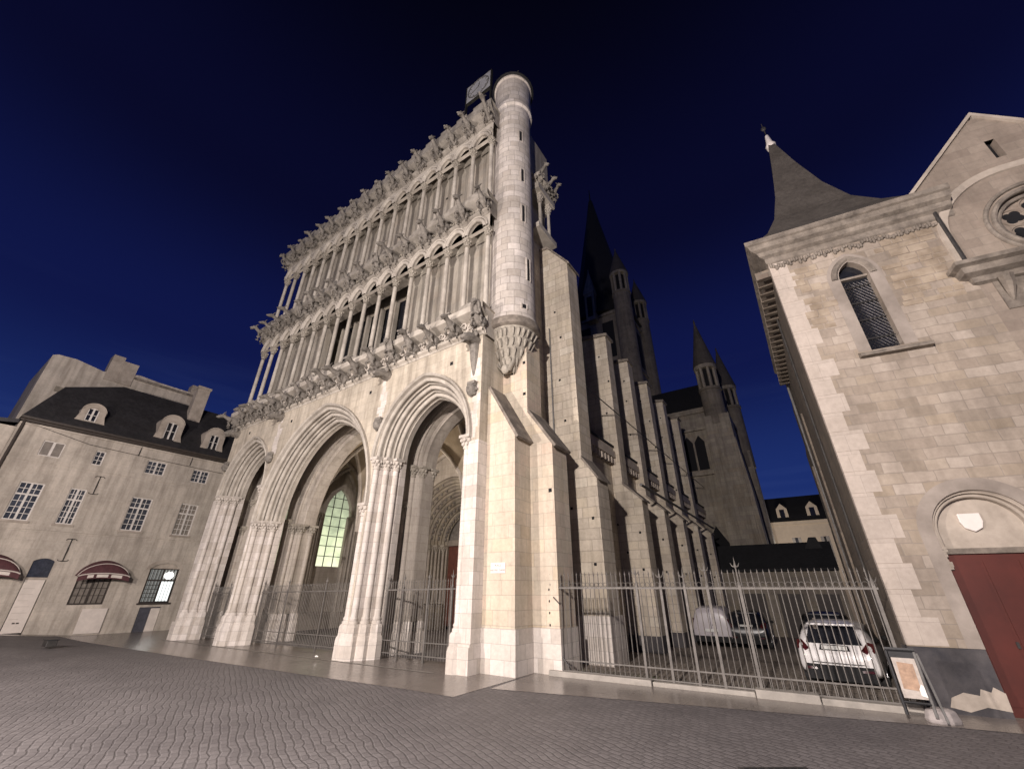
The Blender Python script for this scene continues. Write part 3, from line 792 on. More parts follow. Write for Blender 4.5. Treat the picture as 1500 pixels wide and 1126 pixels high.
# bell jack, finial and clock frame on the top
m = MB(); m.loft([(-7.56, 11.0, 27.7), (-7.56, 11.0, 28.6)], [.05, .035], 6); m.loft([(-7.9, 11, 28.5), (-7.2, 11, 28.7)], [.05, .05], 6); m.blob((-7.56, 11, 28.75), (.14, .14, .2), 8, 6); m.loft([(-7.5, 11.0, 28.2), (-7.05, 10.8, 28.5)], [.05, .03], 6)
m.build('turret_finial', 'bronze', tur, smooth=True)
ck = thing('tower_clock', 'big pale square clock panel standing on the church roof beside the turret', 'clock', (-10.2, 11.1, 24.1))
m = MB(); m.box(-11.2, -9.3, 11.0, 11.1, 29.75, 31.5); m.build('dial_panel', 'clock_face', ck)
m = MB()
m.lathe(0, 0, [(.92, -.02), (1.0, -.02), (1.0, .02), (.92, .02), (.92, -.02)], 32, cap=False)
for k in range(12): a = 2 * PI * k / 12; m.loft([(.76 * math.cos(a), .76 * math.sin(a), 0), (.9 * math.cos(a), .9 * math.sin(a), 0)], [.03, .03], 4)
m.loft([(0, 0, 0), (.15, .52, 0)], [.045, .02], 5); m.loft([(0, 0, 0), (-.7, -.25, 0)], [.035, .018], 5)
m.xf(Matrix.Translation((-10.25, 10.97, 30.62)) @ Matrix.Scale(.86, 4) @ Matrix.Rotation(PI / 2, 4, 'X')); m.build('clock_hands', 'lead', ck)
m = MB()
for x in (-11.25, -9.25): m.box(x - .045, x + .045, 11.0, 11.15, 24.1, 31.58)
m.box(-11.2, -9.3, 11.0, 11.15, 31.5, 31.58); m.box(-11.2, -9.3, 11.0, 11.15, 29.67, 29.75); m.build('clock_frame', 'bronze', ck)
m = MB()
for k in range(6): m.loft([(-11.25 + .4 * k, 11.5, 24.1), (-10.25, 11.4, 29.9)], [.03, .03], 4)
m.build('bell_cage', 'bronze', ck)

# --- the porch: second row of arches, vaults, north windows, portals
Y2 = 11.35
prof_in = [(0.60, Y2), (0.42, Y2)] + roll(.33, Y2 + .10, .09, 5) + [(.2, Y2 + .22)] + roll(.11, Y2 + .40, .10, 5) + [(0, Y2 + .55), (0, Y2 + .95), (.2, Y2 + 1.1), (.6, Y2 + 1.1)]
for a in ARCHES:
    m = MB(); m.sweep(prof_in, lambda p: [(x, p[1], z) for x, z in a.path(p[0], a.zs, 20)]); m.build('inner_arch', 'porch_ashlar', CH, smooth=True)
w = MB()
holes_wall(w, lambda u, v, d: (u, Y2 + .02 + d * 1.06, v), -26.2, -7.9, -.6, 10.2, [(a.cx - a.a - DO, a.cx + a.a + DO, -.6, a.apex(DO) + .001, a.top(DO)) for a in ARCHES], 1.0)
w.build('inner_wall', 'porch_ashlar', CH)
def inner_pier(xc, legs):
    g0 = gz(xc, 11.8) - .1
    m = MB(); hw = .46
    m.lathe(xc, Y2 + .55, [(.66, .9), (.66, max(a.zs for a, s in legs))], 8, PI / 8, PI / 8 + 2 * PI)
    body = m.build('pier', 'porch_ashlar', CH)
    sm = MB(); cm = MB(); pm = MB()
    pm.lathe(xc, Y2 + .55, [(1.0, g0), (1.0, .38), (.88, .48), (.86, .78), (.72, .9)], 8, PI / 8, PI / 8 + 2 * PI)
    for a, s in legs:
        for d, y in ((.33, Y2 + .02), (.10, Y2 + .30), (.10, Y2 + .85)):
            x = a.cx + s * (a.a + d); shaft(sm, x, y, .88, a.zs - .42, .11); capital(cm, x, y, a.zs + .02, .115, .46, 1.9); plinth(pm, x, y, .12, g0)
    for d in (-1, 1):
        shaft(sm, xc + d * .1, Y2 - .12, .88, 4.6, .10); capital(cm, xc + d * .1, Y2 - .12, 5.0, .105)
    sm.pieces('shaft', 'porch_ashlar', body, smooth=True); cm.pieces('capital', 'carved_stone', body, smooth=True); pm.pieces('pedestal', 'white_ashlar', body)
inner_pier(-13.0, [(mid, 1), (side_r, -1)]); inner_pier(-21.3, [(side_l, 1), (mid, -1)])
inner_pier(-8.35, [(side_r, 1)]); inner_pier(-25.9, [(side_l, -1)])
# ribbed vaults
XB = [(-26.1, -21.3), (-21.3, -13.0), (-13.0, -8.3)]; YB_ = [(10.68, 11.35), (12.45, 15.3), (15.3, 18.4)]
vm = MB(); rm = MB()
def parc(t, half, rise):   # pointed-arch height at t in [-1,1]
    R = (half * half + rise * rise) / (2 * half); e = R - half
    return math.sqrt(max(0, R * R - (abs(t) * half + e) ** 2))
for bi, (xa, xb) in enumerate(XB):
    sp, cr_ = (4.9, 9.75) if bi == 1 else (6.5, 9.6)
    for ya, yb in YB_[1:]:
        n = 16; xs = lin(xa, xb, n); ys = lin(ya, yb, n); vs = []
        for j in range(n + 1):
            for i in range(n + 1):
                tx, ty = 2 * i / n - 1, 2 * j / n - 1
                vs.append((xs[i], ys[j], sp + max(parc(tx, (xb - xa) / 2, cr_ - sp), (cr_ - sp) * parc(ty, 1, 1.25) / 1.25)))
        vm.add(vs, [(j * (n + 1) + i, j * (n + 1) + i + 1, (j + 1) * (n + 1) + i + 1, (j + 1) * (n + 1) + i) for j in range(n) for i in range(n)])
        for sg in (1, -1):
            pts = []
            for k in range(17):
                t = -1 + 2 * k / 16
                pts.append((xa + (xb - xa) * (t + 1) / 2, ya + (yb - ya) * (sg * t + 1) / 2, sp - .06 + max(parc(t, (xb - xa) / 2, cr_ - sp), (cr_ - sp) * parc(t, 1, 1.25) / 1.25)))
            rm.mark(); rm.loft(pts, [.11] * 17, 8)
        pts = [(xa + (xb - xa) * (t + 1) / 2, yb, sp - .05 + parc(t, (xb - xa) / 2, cr_ - sp)) for t in lin(-1, 1, 16)]
        rm.mark(); rm.loft(pts, [.14] * 17, 8, (0, 1, 0))
    for ya, yb in YB_[1:]:
        for xx in (xa, xb):
            pts = [(xx, ya + (yb - ya) * (t + 1) / 2, sp - .05 + (cr_ - sp) * parc(t, 1, 1.25) / 1.25) for t in lin(-1, 1, 12)]
            rm.mark(); rm.loft(pts, [.13] * 13, 8, (1, 0, 0))
vm.box(-26.2, -8.2, 9.7, 18.6, 10.05, 10.2)
vm.build('porch_vault', 'vault_plaster', CH, smooth=True); rm.pieces('vault_rib', 'porch_ashlar', CH, smooth=True)
# north wall with two tall glowing windows
NX = -26.15
def ptop(yc, half, zs, rise):
    A = Arch(yc, zs, half, rise); return A.top()
n1 = (16.15, 18.15, 3.2, 8.2, ptop(17.15, 1.0, 6.4, 1.75)); n2 = (12.75, 14.45, 3.2, 8.2, ptop(13.6, .85, 6.4, 1.75))
w = MB(); holes_wall(w, lambda u, v, d: (NX - d, u, v), 9.7, 18.7, -.6, 10.2, [n1, n2], .45); w.build('porch_north_wall', 'porch_ashlar', CH)
for (ya, yb, za, zb, tp), mt in ((n1, 'glowing_glass'), (n2, 'glowing_glass_dim')):
    g = MB(); k = 16
    for i in range(k):
        a = ya + (yb - ya) * i / k; b_ = ya + (yb - ya) * (i + 1) / k
        g.quad((NX - .30, a, za), (NX - .30, b_, za), (NX - .30, b_, tp(b_)), (NX - .30, a, tp(a)))
    pw = g.build('stained_window', mt, CH)
    l = MB()
    for k in range(1, 3): y = ya + (yb - ya) * k / 3; l.mark(); l.box(NX - .30, NX - .26, y - .022, y + .022, za, tp(y))
    z = za + .62
    while z < 7.6:
        l.mark(); l.box(NX - .30, NX - .265, ya, yb, z - .02, z + .02); z += .62
    l.pieces('window_bar', 'iron', pw)
# column clusters on the north wall
m = MB(); cm = MB()
for yc in (12.3, 15.3, 18.35):
    for dy in (-.42, -.2, 0, .2, .42):
        shaft(m, NX + .2 + .16 * (1 - abs(dy) / .42), yc + dy, .6, 5.9, .085, 10); capital(cm, NX + .2 + .16 * (1 - abs(dy) / .42), yc + dy, 6.35, .09)
    m.mark(); m.box(NX - .02, NX + .24, yc - .55, yc + .55, -.6, 6.3)
m.pieces('wall_shaft', 'porch_ashlar', CH, smooth=True); cm.pieces('capital', 'carved_stone', CH, smooth=True)
m = MB(); m.box(NX - .02, NX + .35, 12.4, 18.3, -.6, .62); m.build('wall_bench', 'porch_ashlar', CH)
# south wall of the porch (inside)
m = MB(); m.quad((-8.15, 10.6, -.6), (-8.15, 18.7, -.6), (-8.15, 18.7, 10.2), (-8.15, 10.6, 10.2)); m.build('porch_south_wall', 'porch_ashlar', CH)
# back wall with three stepped portals
YW = 18.5
def portal(cx, a0, zs, rise, n, dm, dw, dc=.33, dd=.28):
    """stepped orders of a portal, with jamb columns, lintel and doors"""
    base = Arch(cx, zs, a0, rise); m = MB(); co = MB(); ca = MB(); fo = MB(); r = random.Random(int(-cx))
    pr = []
    for k in range(n):
        d0 = -dc * k; y = YW + dd * k
        pr += [(d0 + .02, y)] + roll(d0 - .10, y + .10, .10, 5) + [(d0 - dc, y + dd - .02)]
    m.sweep(pr, lambda p: [(x, p[1], z) for x, z in base.path(p[0], None, 18)])
    pj = [(-dc * k, YW + dd * k) for k in range(n)]
    for s in (-1, 1):
        for k in range(n):
            d0 = -dc * k; xa = cx + s * (a0 + d0 + .02); xb = cx + s * (a0 + d0 - dc); y = YW + dd * k
            m.box(min(xa, xb), max(xa, xb), y + dd - .03, y + dd + .3, -.4, zs)
            xc_ = cx + s * (a0 + d0 - .14); yc_ = y + .12
            shaft(co, xc_, yc_, 1.15, zs - .4, .085, 10); capital(ca, xc_, yc_, zs, .095, .42)
            co.mark(); co.lathe(cx + s * (a0 + d0 - .29), yc_ + .14, [(.05, 1.15), (.05, zs - .1)], 8)
            m.box(min(xa, xb) - .02, max(xa, xb) + .02, y - .02, y + dd + .2, -.4, 1.12)
            for q in range(9):
                t = .12 + .8 * q / 9; th = PI - math.acos(base.e / (base.R + d0 - .2)) * t
                R_ = base.R + d0 - .21
                fo.blob((cx - s * -1 * 0 + (base.e + R_ * math.cos(th)) * (1 if s < 0 else -1), y + .13, zs + R_ * math.sin(th)), (.09, .08, .12), 6, 5)
    yb = YW + dd * n; ai = a0 - dc * n
    m.box(cx - ai - .05, cx + ai + .05, yb + .02, yb + .3, zs - .05, zs + .28)
    t = MB(); A = Arch(cx, zs + .28, ai + .03, rise * ai / a0); k = 14
    for i in range(k):
        u0 = cx - ai + 2 * ai * i / k; u1 = cx - ai + 2 * ai * (i + 1) / k
        t.quad((u0, yb + .12, zs + .2), (u1, yb + .12, zs + .2), (u1, yb + .12, A.top()(u1) + .15), (u0, yb + .12, A.top()(u0) + .15))
    p = m.build('portal', 'dark_ashlar', CH); co.pieces('jamb_column', 'porch_ashlar', p, smooth=True); ca.pieces('capital', 'carved_stone', p, smooth=True)
    fo.build('archivolt_carving', 'sooty_carving', p, smooth=True); t.build('tympanum', 'sooty_carving', p)
    d = MB()
    for s in (-1, 1):
        xa, xb = cx + s * .02, cx + s * ai
        d.box(min(xa, xb), max(xa, xb), yb + .14, yb + .2, .02, zs - .05)
        for q in range(5): d.box(min(xa, xb) + .1, max(xa, xb) - .1, yb + .12, yb + .14, .25 + q * .75, .85 + q * .75)
    dr = d.build('door', dm, CH)
    return base
b1 = portal(CX, 3.55, 4.35, 3.75, 6, 'brown_door', 1.5)
b2 = portal(-24.0, 1.75, 4.1, 2.2, 3, 'brown_door', .8); b3 = portal(-10.4, 1.75, 4.1, 2.2, 3, 'brown_door', .8)
w = MB(); holes_wall(w, lambda u, v, d: (u, YW + .001 + d, v), -26.2, -8.15, -.6, 10.2, [(b.cx - b.a, b.cx + b.a, -.6, b.apex() + .001, b.top()) for b in (b1, b2, b3)], 0); w.build('porch_back_wall', 'porch_ashlar', CH)

m = MB(); m.box(-26.2, -8.2, 21.0, 21.4, -1, 10.2); m.build('inner_back_wall', 'dark_ashlar', CH)
# --- south-west corner: stepped buttress mass with sloping weatherings
m = MB()
m.prism([(-7.91, -.3), (-6.80, -.3), (-6.80, 6.28), (-7.91, 8.2)], lambda p: (p[0], 10.04, p[1]), lambda p: (p[0], 10.9, p[1]))
bt = m.build('corner_buttress', 'warm_ashlar', CH)
m = MB(); m.box(-7.92, -6.765, 10.005, 10.9, -.3, 1.02); m.build('buttress_base', 'white_ashlar', bt)
def coping(poly_lo, poly_hi, y0, y1, over, th, par):
    (xa, za), (xb, zb) = poly_lo, poly_hi
    L = math.hypot(xb - xa, zb - za); nx, nz_ = (zb - za) / L, -(xb - xa) / L
    if nz_ < 0: nx, nz_ = -nx, -nz_
    m = MB(); m.prism([(xa, za), (xb, zb), (xb + nx * th, zb + nz_ * th), (xa + nx * th, za + nz_ * th)], lambda p: (p[0], y0 - over, p[1]), lambda p: (p[0], y1, p[1]))
    return m.build('weathering', 'dirty_trim', par)
coping((-6.72, 6.15), (-7.88, 8.17), 10.04, 10.9, .05, .09, bt)
m = MB(); m.prism([(-7.9, -.3), (-5.97, -.3), (-5.97, 6.05), (-6.87, 7.35), (-6.87, 10.6), (-7.9, 10.6)], lambda p: (p[0], 10.905, p[1]), lambda p: (p[0], 11.85, p[1]))
bt2 = m.build('corner_buttress', 'warm_ashlar', CH)
m = MB(); m.box(-7.0, -5.935, 10.87, 11.9, -.3, 1.02); m.build('buttress_base', 'white_ashlar', bt2)
coping((-5.88, 5.93), (-6.86, 7.34), 10.905, 11.9, .05, .09, bt2)
putlogs([(-6.98, 10.905, 9.25), (-6.98, 10.905, 8.0), (-7.5, 10.905, 8.95), (-6.1, 10.905, 4.55)], 'y', .055).pieces('putlog_hole', 'void', CH)
m = MB(); m.box(-8.6, -7.4, 11.8, 13.2, -.3, 17.2); m.build('corner_wall', 'buttress_ashlar', CH)
# upper south gallery behind the turret
m = MB(); m.box(-8.5, -6.75, 12.0, 13.7, 17.1, 17.4); m.box(-8.5, -6.7, 12.0, 13.65, 19.75, 20.15); m.box(-8.4, -7.5, 12.2, 13.4, 17.4, 19.7); m.box(-8.5, -6.6, 12.0, 13.7, 20.6, 20.85); m.box(-8.4, -7.0, 12.1, 13.6, 20.15, 20.6)
gal = m.build('south_gallery', 'moulding_stone', CH)
m = MB()
for x, y in ((-6.95, 13.35), (-6.95, 12.5), (-7.25, 13.4)):
    m.mark(); mk_ = len(m.marks); m.lathe(x, y, [(.14, 17.4), (.14, 17.5), (.085, 17.6), (.08, 19.2)], 10); capital(m, x, y, 19.75, .1, .5); del m.marks[mk_:]
m.pieces('gallery_column', 'moulding_stone', gal, smooth=True)
for x, y, z, rz in ((-6.7, 13.4, 20.5, 1.2), (-6.75, 12.8, 20.5, 1.5), (-6.8, 12.2, 20.9, 1.3)): put_gargoyle(x, y, z, rz, .8)
m = MB(); m.box(-8.5, -7.0, 11.6, 13.6, 20.85, 23.9); m.build('south_gallery_wall', 'niche_ashlar', CH)

# --- row of buttresses along the aisle
BY = [13.1, 17.75, 21.0, 24.5, 28.0, 31.9]
def buttress(i, y):
    t = .95 if i == 0 else .75
    g0 = gz(-6, y) - .2
    xl, xu = -5.5, (-6.0 if i == 0 else -6.25)
    zt = 15.6 if i == 0 else 14.0
    mat = 'buttress_ashlar'
    m = MB(); poly = [(-8.2, g0), (xl, g0), (xl, 5.35), (xu, 6.1), (xu, zt - .35), (xu - .95, zt + 1.0), (-8.2, zt + 1.2)] if i == 0 else [(-8.2, g0), (xl, g0), (xl, 5.35), (xu, 6.1), (xu, zt), (-8.2, zt + .25)]
    m.prism(poly, lambda p: (p[0], y, p[1]), lambda p: (p[0], y + t, p[1]))
    b = m.build('buttress', mat, CH)
    m = MB(); m.prism([(xl + .09, 5.28), (xl + .09, 5.36), (xu, 6.2), (xu, 6.08)], lambda p: (p[0], y - .07, p[1]), lambda p: (p[0], y + t + .07, p[1])); m.build('weathering', 'dirty_trim', b)
    m = MB()
    if i == 0: m.prism([(xu + .12, zt - .5), (xu + .12, zt - .38), (xu - .95, zt + 1.13), (-8.2, zt + 1.32), (-8.2, zt + 1.2), (xu - .95, zt + 1.0)], lambda p: (p[0], y - .07, p[1]), lambda p: (p[0], y + t + .07, p[1]))
    else: m.prism([(xu + .10, zt - .12), (xu + .10, zt + .02), (-8.2, zt + .40), (-8.2, zt + .1)], lambda p: (p[0], y - .1, p[1]), lambda p: (p[0], y + t + .1, p[1]))
    m.build('cap', 'dirty_trim', b)
    m = MB(); m.box(-8.2, xl + .05, y - .06, y + t + .06, g0, gz(-6, y) + (1.25 if i == 0 else .55)); m.build('footing', 'white_ashlar' if i == 0 else 'dark_plinth', b)
    rr = random.Random(i)
    putlogs([(-6.3 - .5 * rr.random(), y, z + rr.random() * .3) for z in (3.0, 4.3, 7.5, 9.3, 11.2, 12.6)] + [(-5.8, y, 2.6), (-5.75, y, 4.0)], 'y', .045).pieces('putlog_hole', 'void', b)
for i, y in enumerate(BY): buttress(i, y)
m = MB(); m.loft([(-7.02, 13.02, 12.0), (-7.02, 13.02, 5.4), (-6.98, 13.02, .1)], [.028, .028, .028], 6); m.build('conductor_cable', 'lead', CH)
# aisle wall with bracketed cornice, lean-to roof, gutter
m = MB(); m.box(-8.3, -6.7, 13.9, 36.9, -1.2, 7.3); m.build('aisle_wall', 'buttress_ashlar', CH)
m = MB(); m.box(-8.3, -6.42, 13.95, 36.9, 7.3, 7.62); m.box(-8.3, -6.5, 13.95, 36.9, 7.62, 7.8)
y = 14.1
while y < 36.5:
    m.box(-6.72, -6.46, y, y + .14, 7.02, 7.3); y += .36
m.build('aisle_cornice', 'trim_stone', CH)
m = MB(); m.prism([(-6.45, 7.8), (-6.45, 7.9), (-12.4, 12.6), (-12.4, 7.8)], lambda p: (p[0], 14.0, p[1]), lambda p: (p[0], 36.9, p[1])); m.build('aisle_roof', 'dark_slate', CH)
m = MB(); m.loft([(-6.02, 13.9, 9.35), (-6.08, 36.5, 9.35)], [(.022, .025), (.022, .025)], 8); m.build('gutter', 'iron', CH)
m = MB(); m.loft([(-5.40, 17.6, 5.95), (-5.40, 32.8, 5.75)], [(.07, .05), (.07, .05)], 8); m.build('gutter', 'lead', CH)
# nave and its roof
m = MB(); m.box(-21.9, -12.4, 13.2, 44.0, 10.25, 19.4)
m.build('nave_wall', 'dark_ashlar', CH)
wn = MB()
for k in range(6):
    y = 16.2 + 3.9 * k; wn.mark(); wn.box(-12.42, -12.38, y - 1.0, y + 1.0, 13.2, 17.6)
wn.pieces('clerestory_window', 'dark_glass', CH)
m = MB(); m.box(-12.7, -11.95, 13.2, 44.0, 19.4, 19.8); m.build('nave_cornice', 'trim_stone', CH)
m = MB(); m.prism([(-12.1, 19.8), (-17.15, 26.6), (-22.2, 19.8)], lambda p: (p[0], 13.3, p[1]), lambda p: (p[0], 46.0, p[1])); m.build('nave_roof', 'dark_slate', CH)
for y in BY[1:]:
    m = MB(); pts = [(-6.9, 12.6), (-8.2, 13.9), (-10.0, 15.4), (-12.4, 16.8)]
    m.sweep([(y, 0), (y + .55, 0), (y + .55, .75), (y, .75), (y, 0)], lambda p: [(x, p[0] + .1, z + p[1]) for x, z in pts]); m.build('flying_buttress', 'dark_ashlar', CH)
# --- crossing tower with corner turrets and slate spire
T = [-20.5, -12.6, 44.0, 51.8]
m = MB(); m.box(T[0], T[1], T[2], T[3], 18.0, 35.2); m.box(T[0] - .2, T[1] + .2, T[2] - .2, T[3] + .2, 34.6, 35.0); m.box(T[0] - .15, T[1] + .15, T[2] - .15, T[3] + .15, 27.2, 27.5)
tw = m.build('crossing_tower', 'dimmed_tower_ashlar', CH)
wn = MB()
for k in (0, 1):
    wn.mark(); wn.box(-18.9 + 3.2 * k, -17.4 + 3.2 * k, T[2] - .03, T[2] + .1, 28.2, 33.6); wn.mark(); wn.box(T[1] - .1, T[1] + .03, 45.5 + 3 * k, 47.0 + 3 * k, 28.2, 33.6)
wn.pieces('tower_window', 'void', tw)
def lantern_turret(name, x, y, r, z0, z1, z2, z3, par, n=8, taper=1.0):
    m = MB(); m.lathe(x, y, [(r * taper, z0), (r, z0 + (z1 - z0) * .4), (r, z1), (r * 1.1, z1 + .03), (r * 1.1, z1 + .25), (r * .95, z1 + .3)], 24)
    t_ = m.build(name, 'dimmed_tower_ashlar', par, smooth=True)
    m = MB()
    for k in range(n):
        a = 2 * PI * (k + .5) / n; m.mark(); m.lathe(x + r * .88 * math.cos(a), y + r * .88 * math.sin(a), [(r * .16, z1 + .28), (r * .16, z2 - .1)], 6)
        a2 = 2 * PI * k / n
    m.mark(); m.lathe(x, y, [(r * 1.04, z2 - .35), (r * 1.1, z2 - .3), (r * 1.1, z2)], 24)
    m.pieces('lantern_shaft', 'dark_ashlar', t_)
    m = MB(); m.lathe(x, y, [(r * .62, z1 + .28), (r * .62, z2 - .2)], 12); m.build('lantern_core', 'void', t_)
    m = MB(); m.lathe(x, y, [(r * 1.16, z2), (r * 1.14, z2 + .1), (r * .5, z2 + (z3 - z2) * .55), (.07, z3 - .5), (.1, z3 - .4), (.02, z3)], 16); m.build('turret_roof', 'spire_slate', t_)
    return t_
lantern_turret('tower_turret', -12.6, 44.0, 1.12, 22.0, 36.9, 40.4, 45.3, tw)
lantern_turret('tower_turret', -12.6, 51.8, 1.12, 22.0, 36.9, 40.4, 45.3, tw)
lantern_turret('tower_turret', -20.5, 44.0, 1.12, 22.0, 36.9, 40.4, 45.3, tw)
m = MB(); m.lathe(-16.7, 47.9, [(5.0, 35.2), (4.7, 36.0), (2.7, 47.0), (1.1, 56.5), (.35, 61.5), (.12, 62.0), (.06, 64.5)], 8, PI / 8, PI / 8 + 2 * PI); m.build('spire', 'dark_slate', tw)
m = MB(); m.lathe(-16.75, 43.6, [(.95, 34.0), (.95, 38.3), (1.1, 38.4), (1.1, 38.6), (.1, 42.5), (.03, 43.2)], 4, PI / 4, PI / 4 + 2 * PI)
pn = m.build('gable_dormer', 'dark_ashlar', tw)
m = MB(); m.box(-17.1, -16.4, 42.85, 42.95, 34.6, 37.8); m.build('dormer_opening', 'void', pn)
# --- south transept
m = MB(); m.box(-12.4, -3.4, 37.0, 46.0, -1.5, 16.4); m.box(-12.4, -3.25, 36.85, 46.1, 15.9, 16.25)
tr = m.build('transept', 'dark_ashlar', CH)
wn = MB()
for k in (0, 1): wn.mark(); wn.prism([(-7.15 + .95 * k, 10.9), (-6.35 + .95 * k, 10.9), (-6.35 + .95 * k, 13.3), (-6.75 + .95 * k, 13.9), (-7.15 + .95 * k, 13.3)], lambda p: (p[0], 36.97, p[1]), lambda p: (p[0], 37.1, p[1]))
wn.pieces('transept_window', 'void', tr)
m = MB(); m.box(-7.4, -5.1, 36.75, 37.0, 14.3, 14.6); m.box(-7.5, -5.0, 36.7, 37.0, 10.4, 10.75); m.box(-8.0, -7.35, 36.5, 37.0, -1.5, 15.3); m.box(-5.1, -4.7, 36.5, 37.0, -1.5, 15.0)
m.sweep([(0, 36.8), (.35, 36.8), (.35, 37.0)], lambda p: [(x, p[1], z) for x, z in Arch(-5.9, 4.9, .85, 1.5).path(p[0], -1.5, 10)])
m.build('transept_trim', 'dark_ashlar', tr)
m = MB(); m.prism([(-6.75, -1.5), (-5.05, -1.5), (-5.05, 4.9), (-5.9, 6.4), (-6.75, 4.9)], lambda p: (p[0], 36.98, p[1]), lambda p: (p[0], 37.1, p[1])); m.build('side_portal', 'void', tr)
m = MB(); m.prism([(37.0, 16.4), (41.5, 20.6), (46.0, 16.4)], lambda p: (-14.0, p[0], p[1]), lambda p: (-3.6, p[0], p[1])); m.build('transept_roof', 'dark_slate', tr)
m = MB(); m.box(-4.9, -3.0, 36.2, 38.2, -1.5, 15.2); m.prism([(-4.4, -1.5), (-2.55, -1.5), (-2.7, 9.0), (-2.95, 13.0), (-4.4, 15.0)], lambda p: (p[0], 36.35, p[1]), lambda p: (p[0], 38.0, p[1])); m.box(-3.9, -2.7, 44.5, 46.5, -1.5, 14.0)
m.build('transept_buttress', 'dark_ashlar', tr)
lantern_turret('transept_turret', -4.05, 37.0, .86, 14.4, 17.6, 20.1, 25.4, tr)
lantern_turret('transept_turret', -3.4, 45.2, .86, 12.4, 18.6, 21.1, 26.2, tr)

# ------------------------------------------------------------------ railings
def railing(root, pts_line, z_rail, z_top, lows, spacing, posts, bar_mat='pale_iron', post_top=2.5, r=.011, rings=False, par=None, gate=()):
    """flat iron railing along a straight line"""
    (xa, ya), (xb, yb) = pts_line; L = math.dist((xa, ya), (xb, yb)); ux, uy = (xb - xa) / L, (yb - ya) / L
    at = lambda s: (xa + ux * s, ya + uy * s)
    bars = MB(); n = int(L / spacing)
    for k in range(1, n):
        s = L * k / n
        if any(abs(s - p) < .05 for p in posts): continue
        x, y = at(s); g = gz(x, y)
        bars.lathe(x, y, [(r, g + .08), (r, z_top + g - .10), (r * 1.7, z_top + g - .09), (r * 1.7, z_top + g - .07), (r * 1.2, z_top + g - .06), (.001, z_top + g)], 5)
    bars.build('bar_panel', bar_mat, root)
    for z, h in [(z_rail, .02)] + [(q, .014) for q in lows]:
        m = MB(); a = at(0); b = at(L)
        m.sweep([(-.02, -h), (.02, -h), (.02, h), (-.02, h), (-.02, -h)], lambda p: [(x - uy * p[0], y + ux * p[0], z + gz(x, y) + p[1]) for x, y in (a, at(L / 2), b)])
        m.build('rail', bar_mat, root)
    if rings:
        m = MB()
        for k in range(n):
            x, y = at(L * (k + .5) / n); g = gz(x, y)
            pts = [(x + ux * .05 * math.cos(a), y + uy * .05 * math.cos(a), z_rail + g + .075 + .05 * math.sin(a)) for a in [2 * PI * q / 10 for q in range(11)]]
            m.loft(pts, [.007] * 11, 4, (uy, -ux, 0))
        m.build('ring_row', bar_mat, root)
    for i, s in enumerate(posts):
        x, y = at(s); g = gz(x, y); ht = post_top[i] if isinstance(post_top, (list, tuple)) else post_top
        m = MB(); m.box(x - .028, x + .028, y - .028, y + .028, g, z_rail + g + .08)
        m.lathe(x, y, [(.034, z_rail + g + .05), (.036, z_rail + g + .1), (.02, z_rail + g + .14), (.016, ht + g - .2)], 8)
        p = m.build('post', bar_mat, root)
        f = MB()
        f.lathe(x, y, [(.014, ht + g - .24), (.034, ht + g - .2), (.02, ht + g - .15), (.012, ht + g - .1), (.001, ht + g)], 8)
        for q in (-1, 1):
            f.loft([(x, y, ht + g - .22), (x + ux * .06 * q, y + uy * .06 * q, ht + g - .2), (x + ux * .09 * q, y + uy * .09 * q, ht + g - .13)], [.012, .011, .004], 5)
        f.build('finial', bar_mat, p, smooth=True)
    return at
rl = thing('iron_railing', 'long pale iron railing with spear finials in front of the parked cars', 'railing', (-2.7, 11.2, 0))
FA, FB = (-6.28, 10.93), (0.86, 11.5); FL = math.dist(FA, FB)
at_f = railing(rl, (FA, FB), 1.97, 2.36, (.12, .34), .118, [0.06, 2.42, 3.0, 3.55, 4.05, 4.72, 7.1], post_top=[2.5, 2.5, 2.42, 2.42, 2.55, 2.62, 2.3], rings=True)
m = MB()   # grid of short crossed bars at the foot of the panels, and the gate brace
for k in range(40):
    s = FL * (k + .5) / 40
    if s > 3.9: x, y = at_f(s); m.mark(); m.box(x - .006, x + .006, y - .006, y + .006, gz(x, y) + .08, gz(x, y) + .36)
m.pieces('foot_bar', 'pale_iron', rl)
m = MB(); x, y = at_f(.10); m.mark(); m.loft([(x + .05, y - .03, 1.75), (x + .22, y - .03, 1.6), (x + .28, y - .03, 1.62)], [.02, .018, .01], 6); m.mark(); m.loft([(x + .02, y - .03, .75), (x + .2, y - .02, .45), (x + .42, y - .02, .2)], [.02, .018, .016], 6)
for k in range(7): m.mark(); m.blob((x - .08, y - .03, .25 + .28 * k), (.025, .03, .035), 6, 4)
m.pieces('gate_hinge', 'iron', rl)
# pale kerb stones under the railing
kb = thing('kerb_wall', 'low pale stone kerb carrying the iron railing', 'kerb', (-2.7, 11.2, 0))
ang = math.atan2(FB[1] - FA[1], FB[0] - FA[0])
sl_ = 0.0; r = random.Random(4)
for ln, off, hh in ((2.55, -.02, .12), (2.05, .03, .09), (1.1, -.03, .15), (1.5, -.01, .11)):
    m = MB(); m.box(sl_, sl_ + ln - .015, -.16 + off, .16 + off, -.1, hh); m.xf(Matrix.Translation((FA[0], FA[1], gz(*at_f(sl_)))) @ Matrix.Rotation(ang, 4, 'Z')); m.build('kerb_block', 'kerb_stone', kb, bevel=.02); sl_ += ln
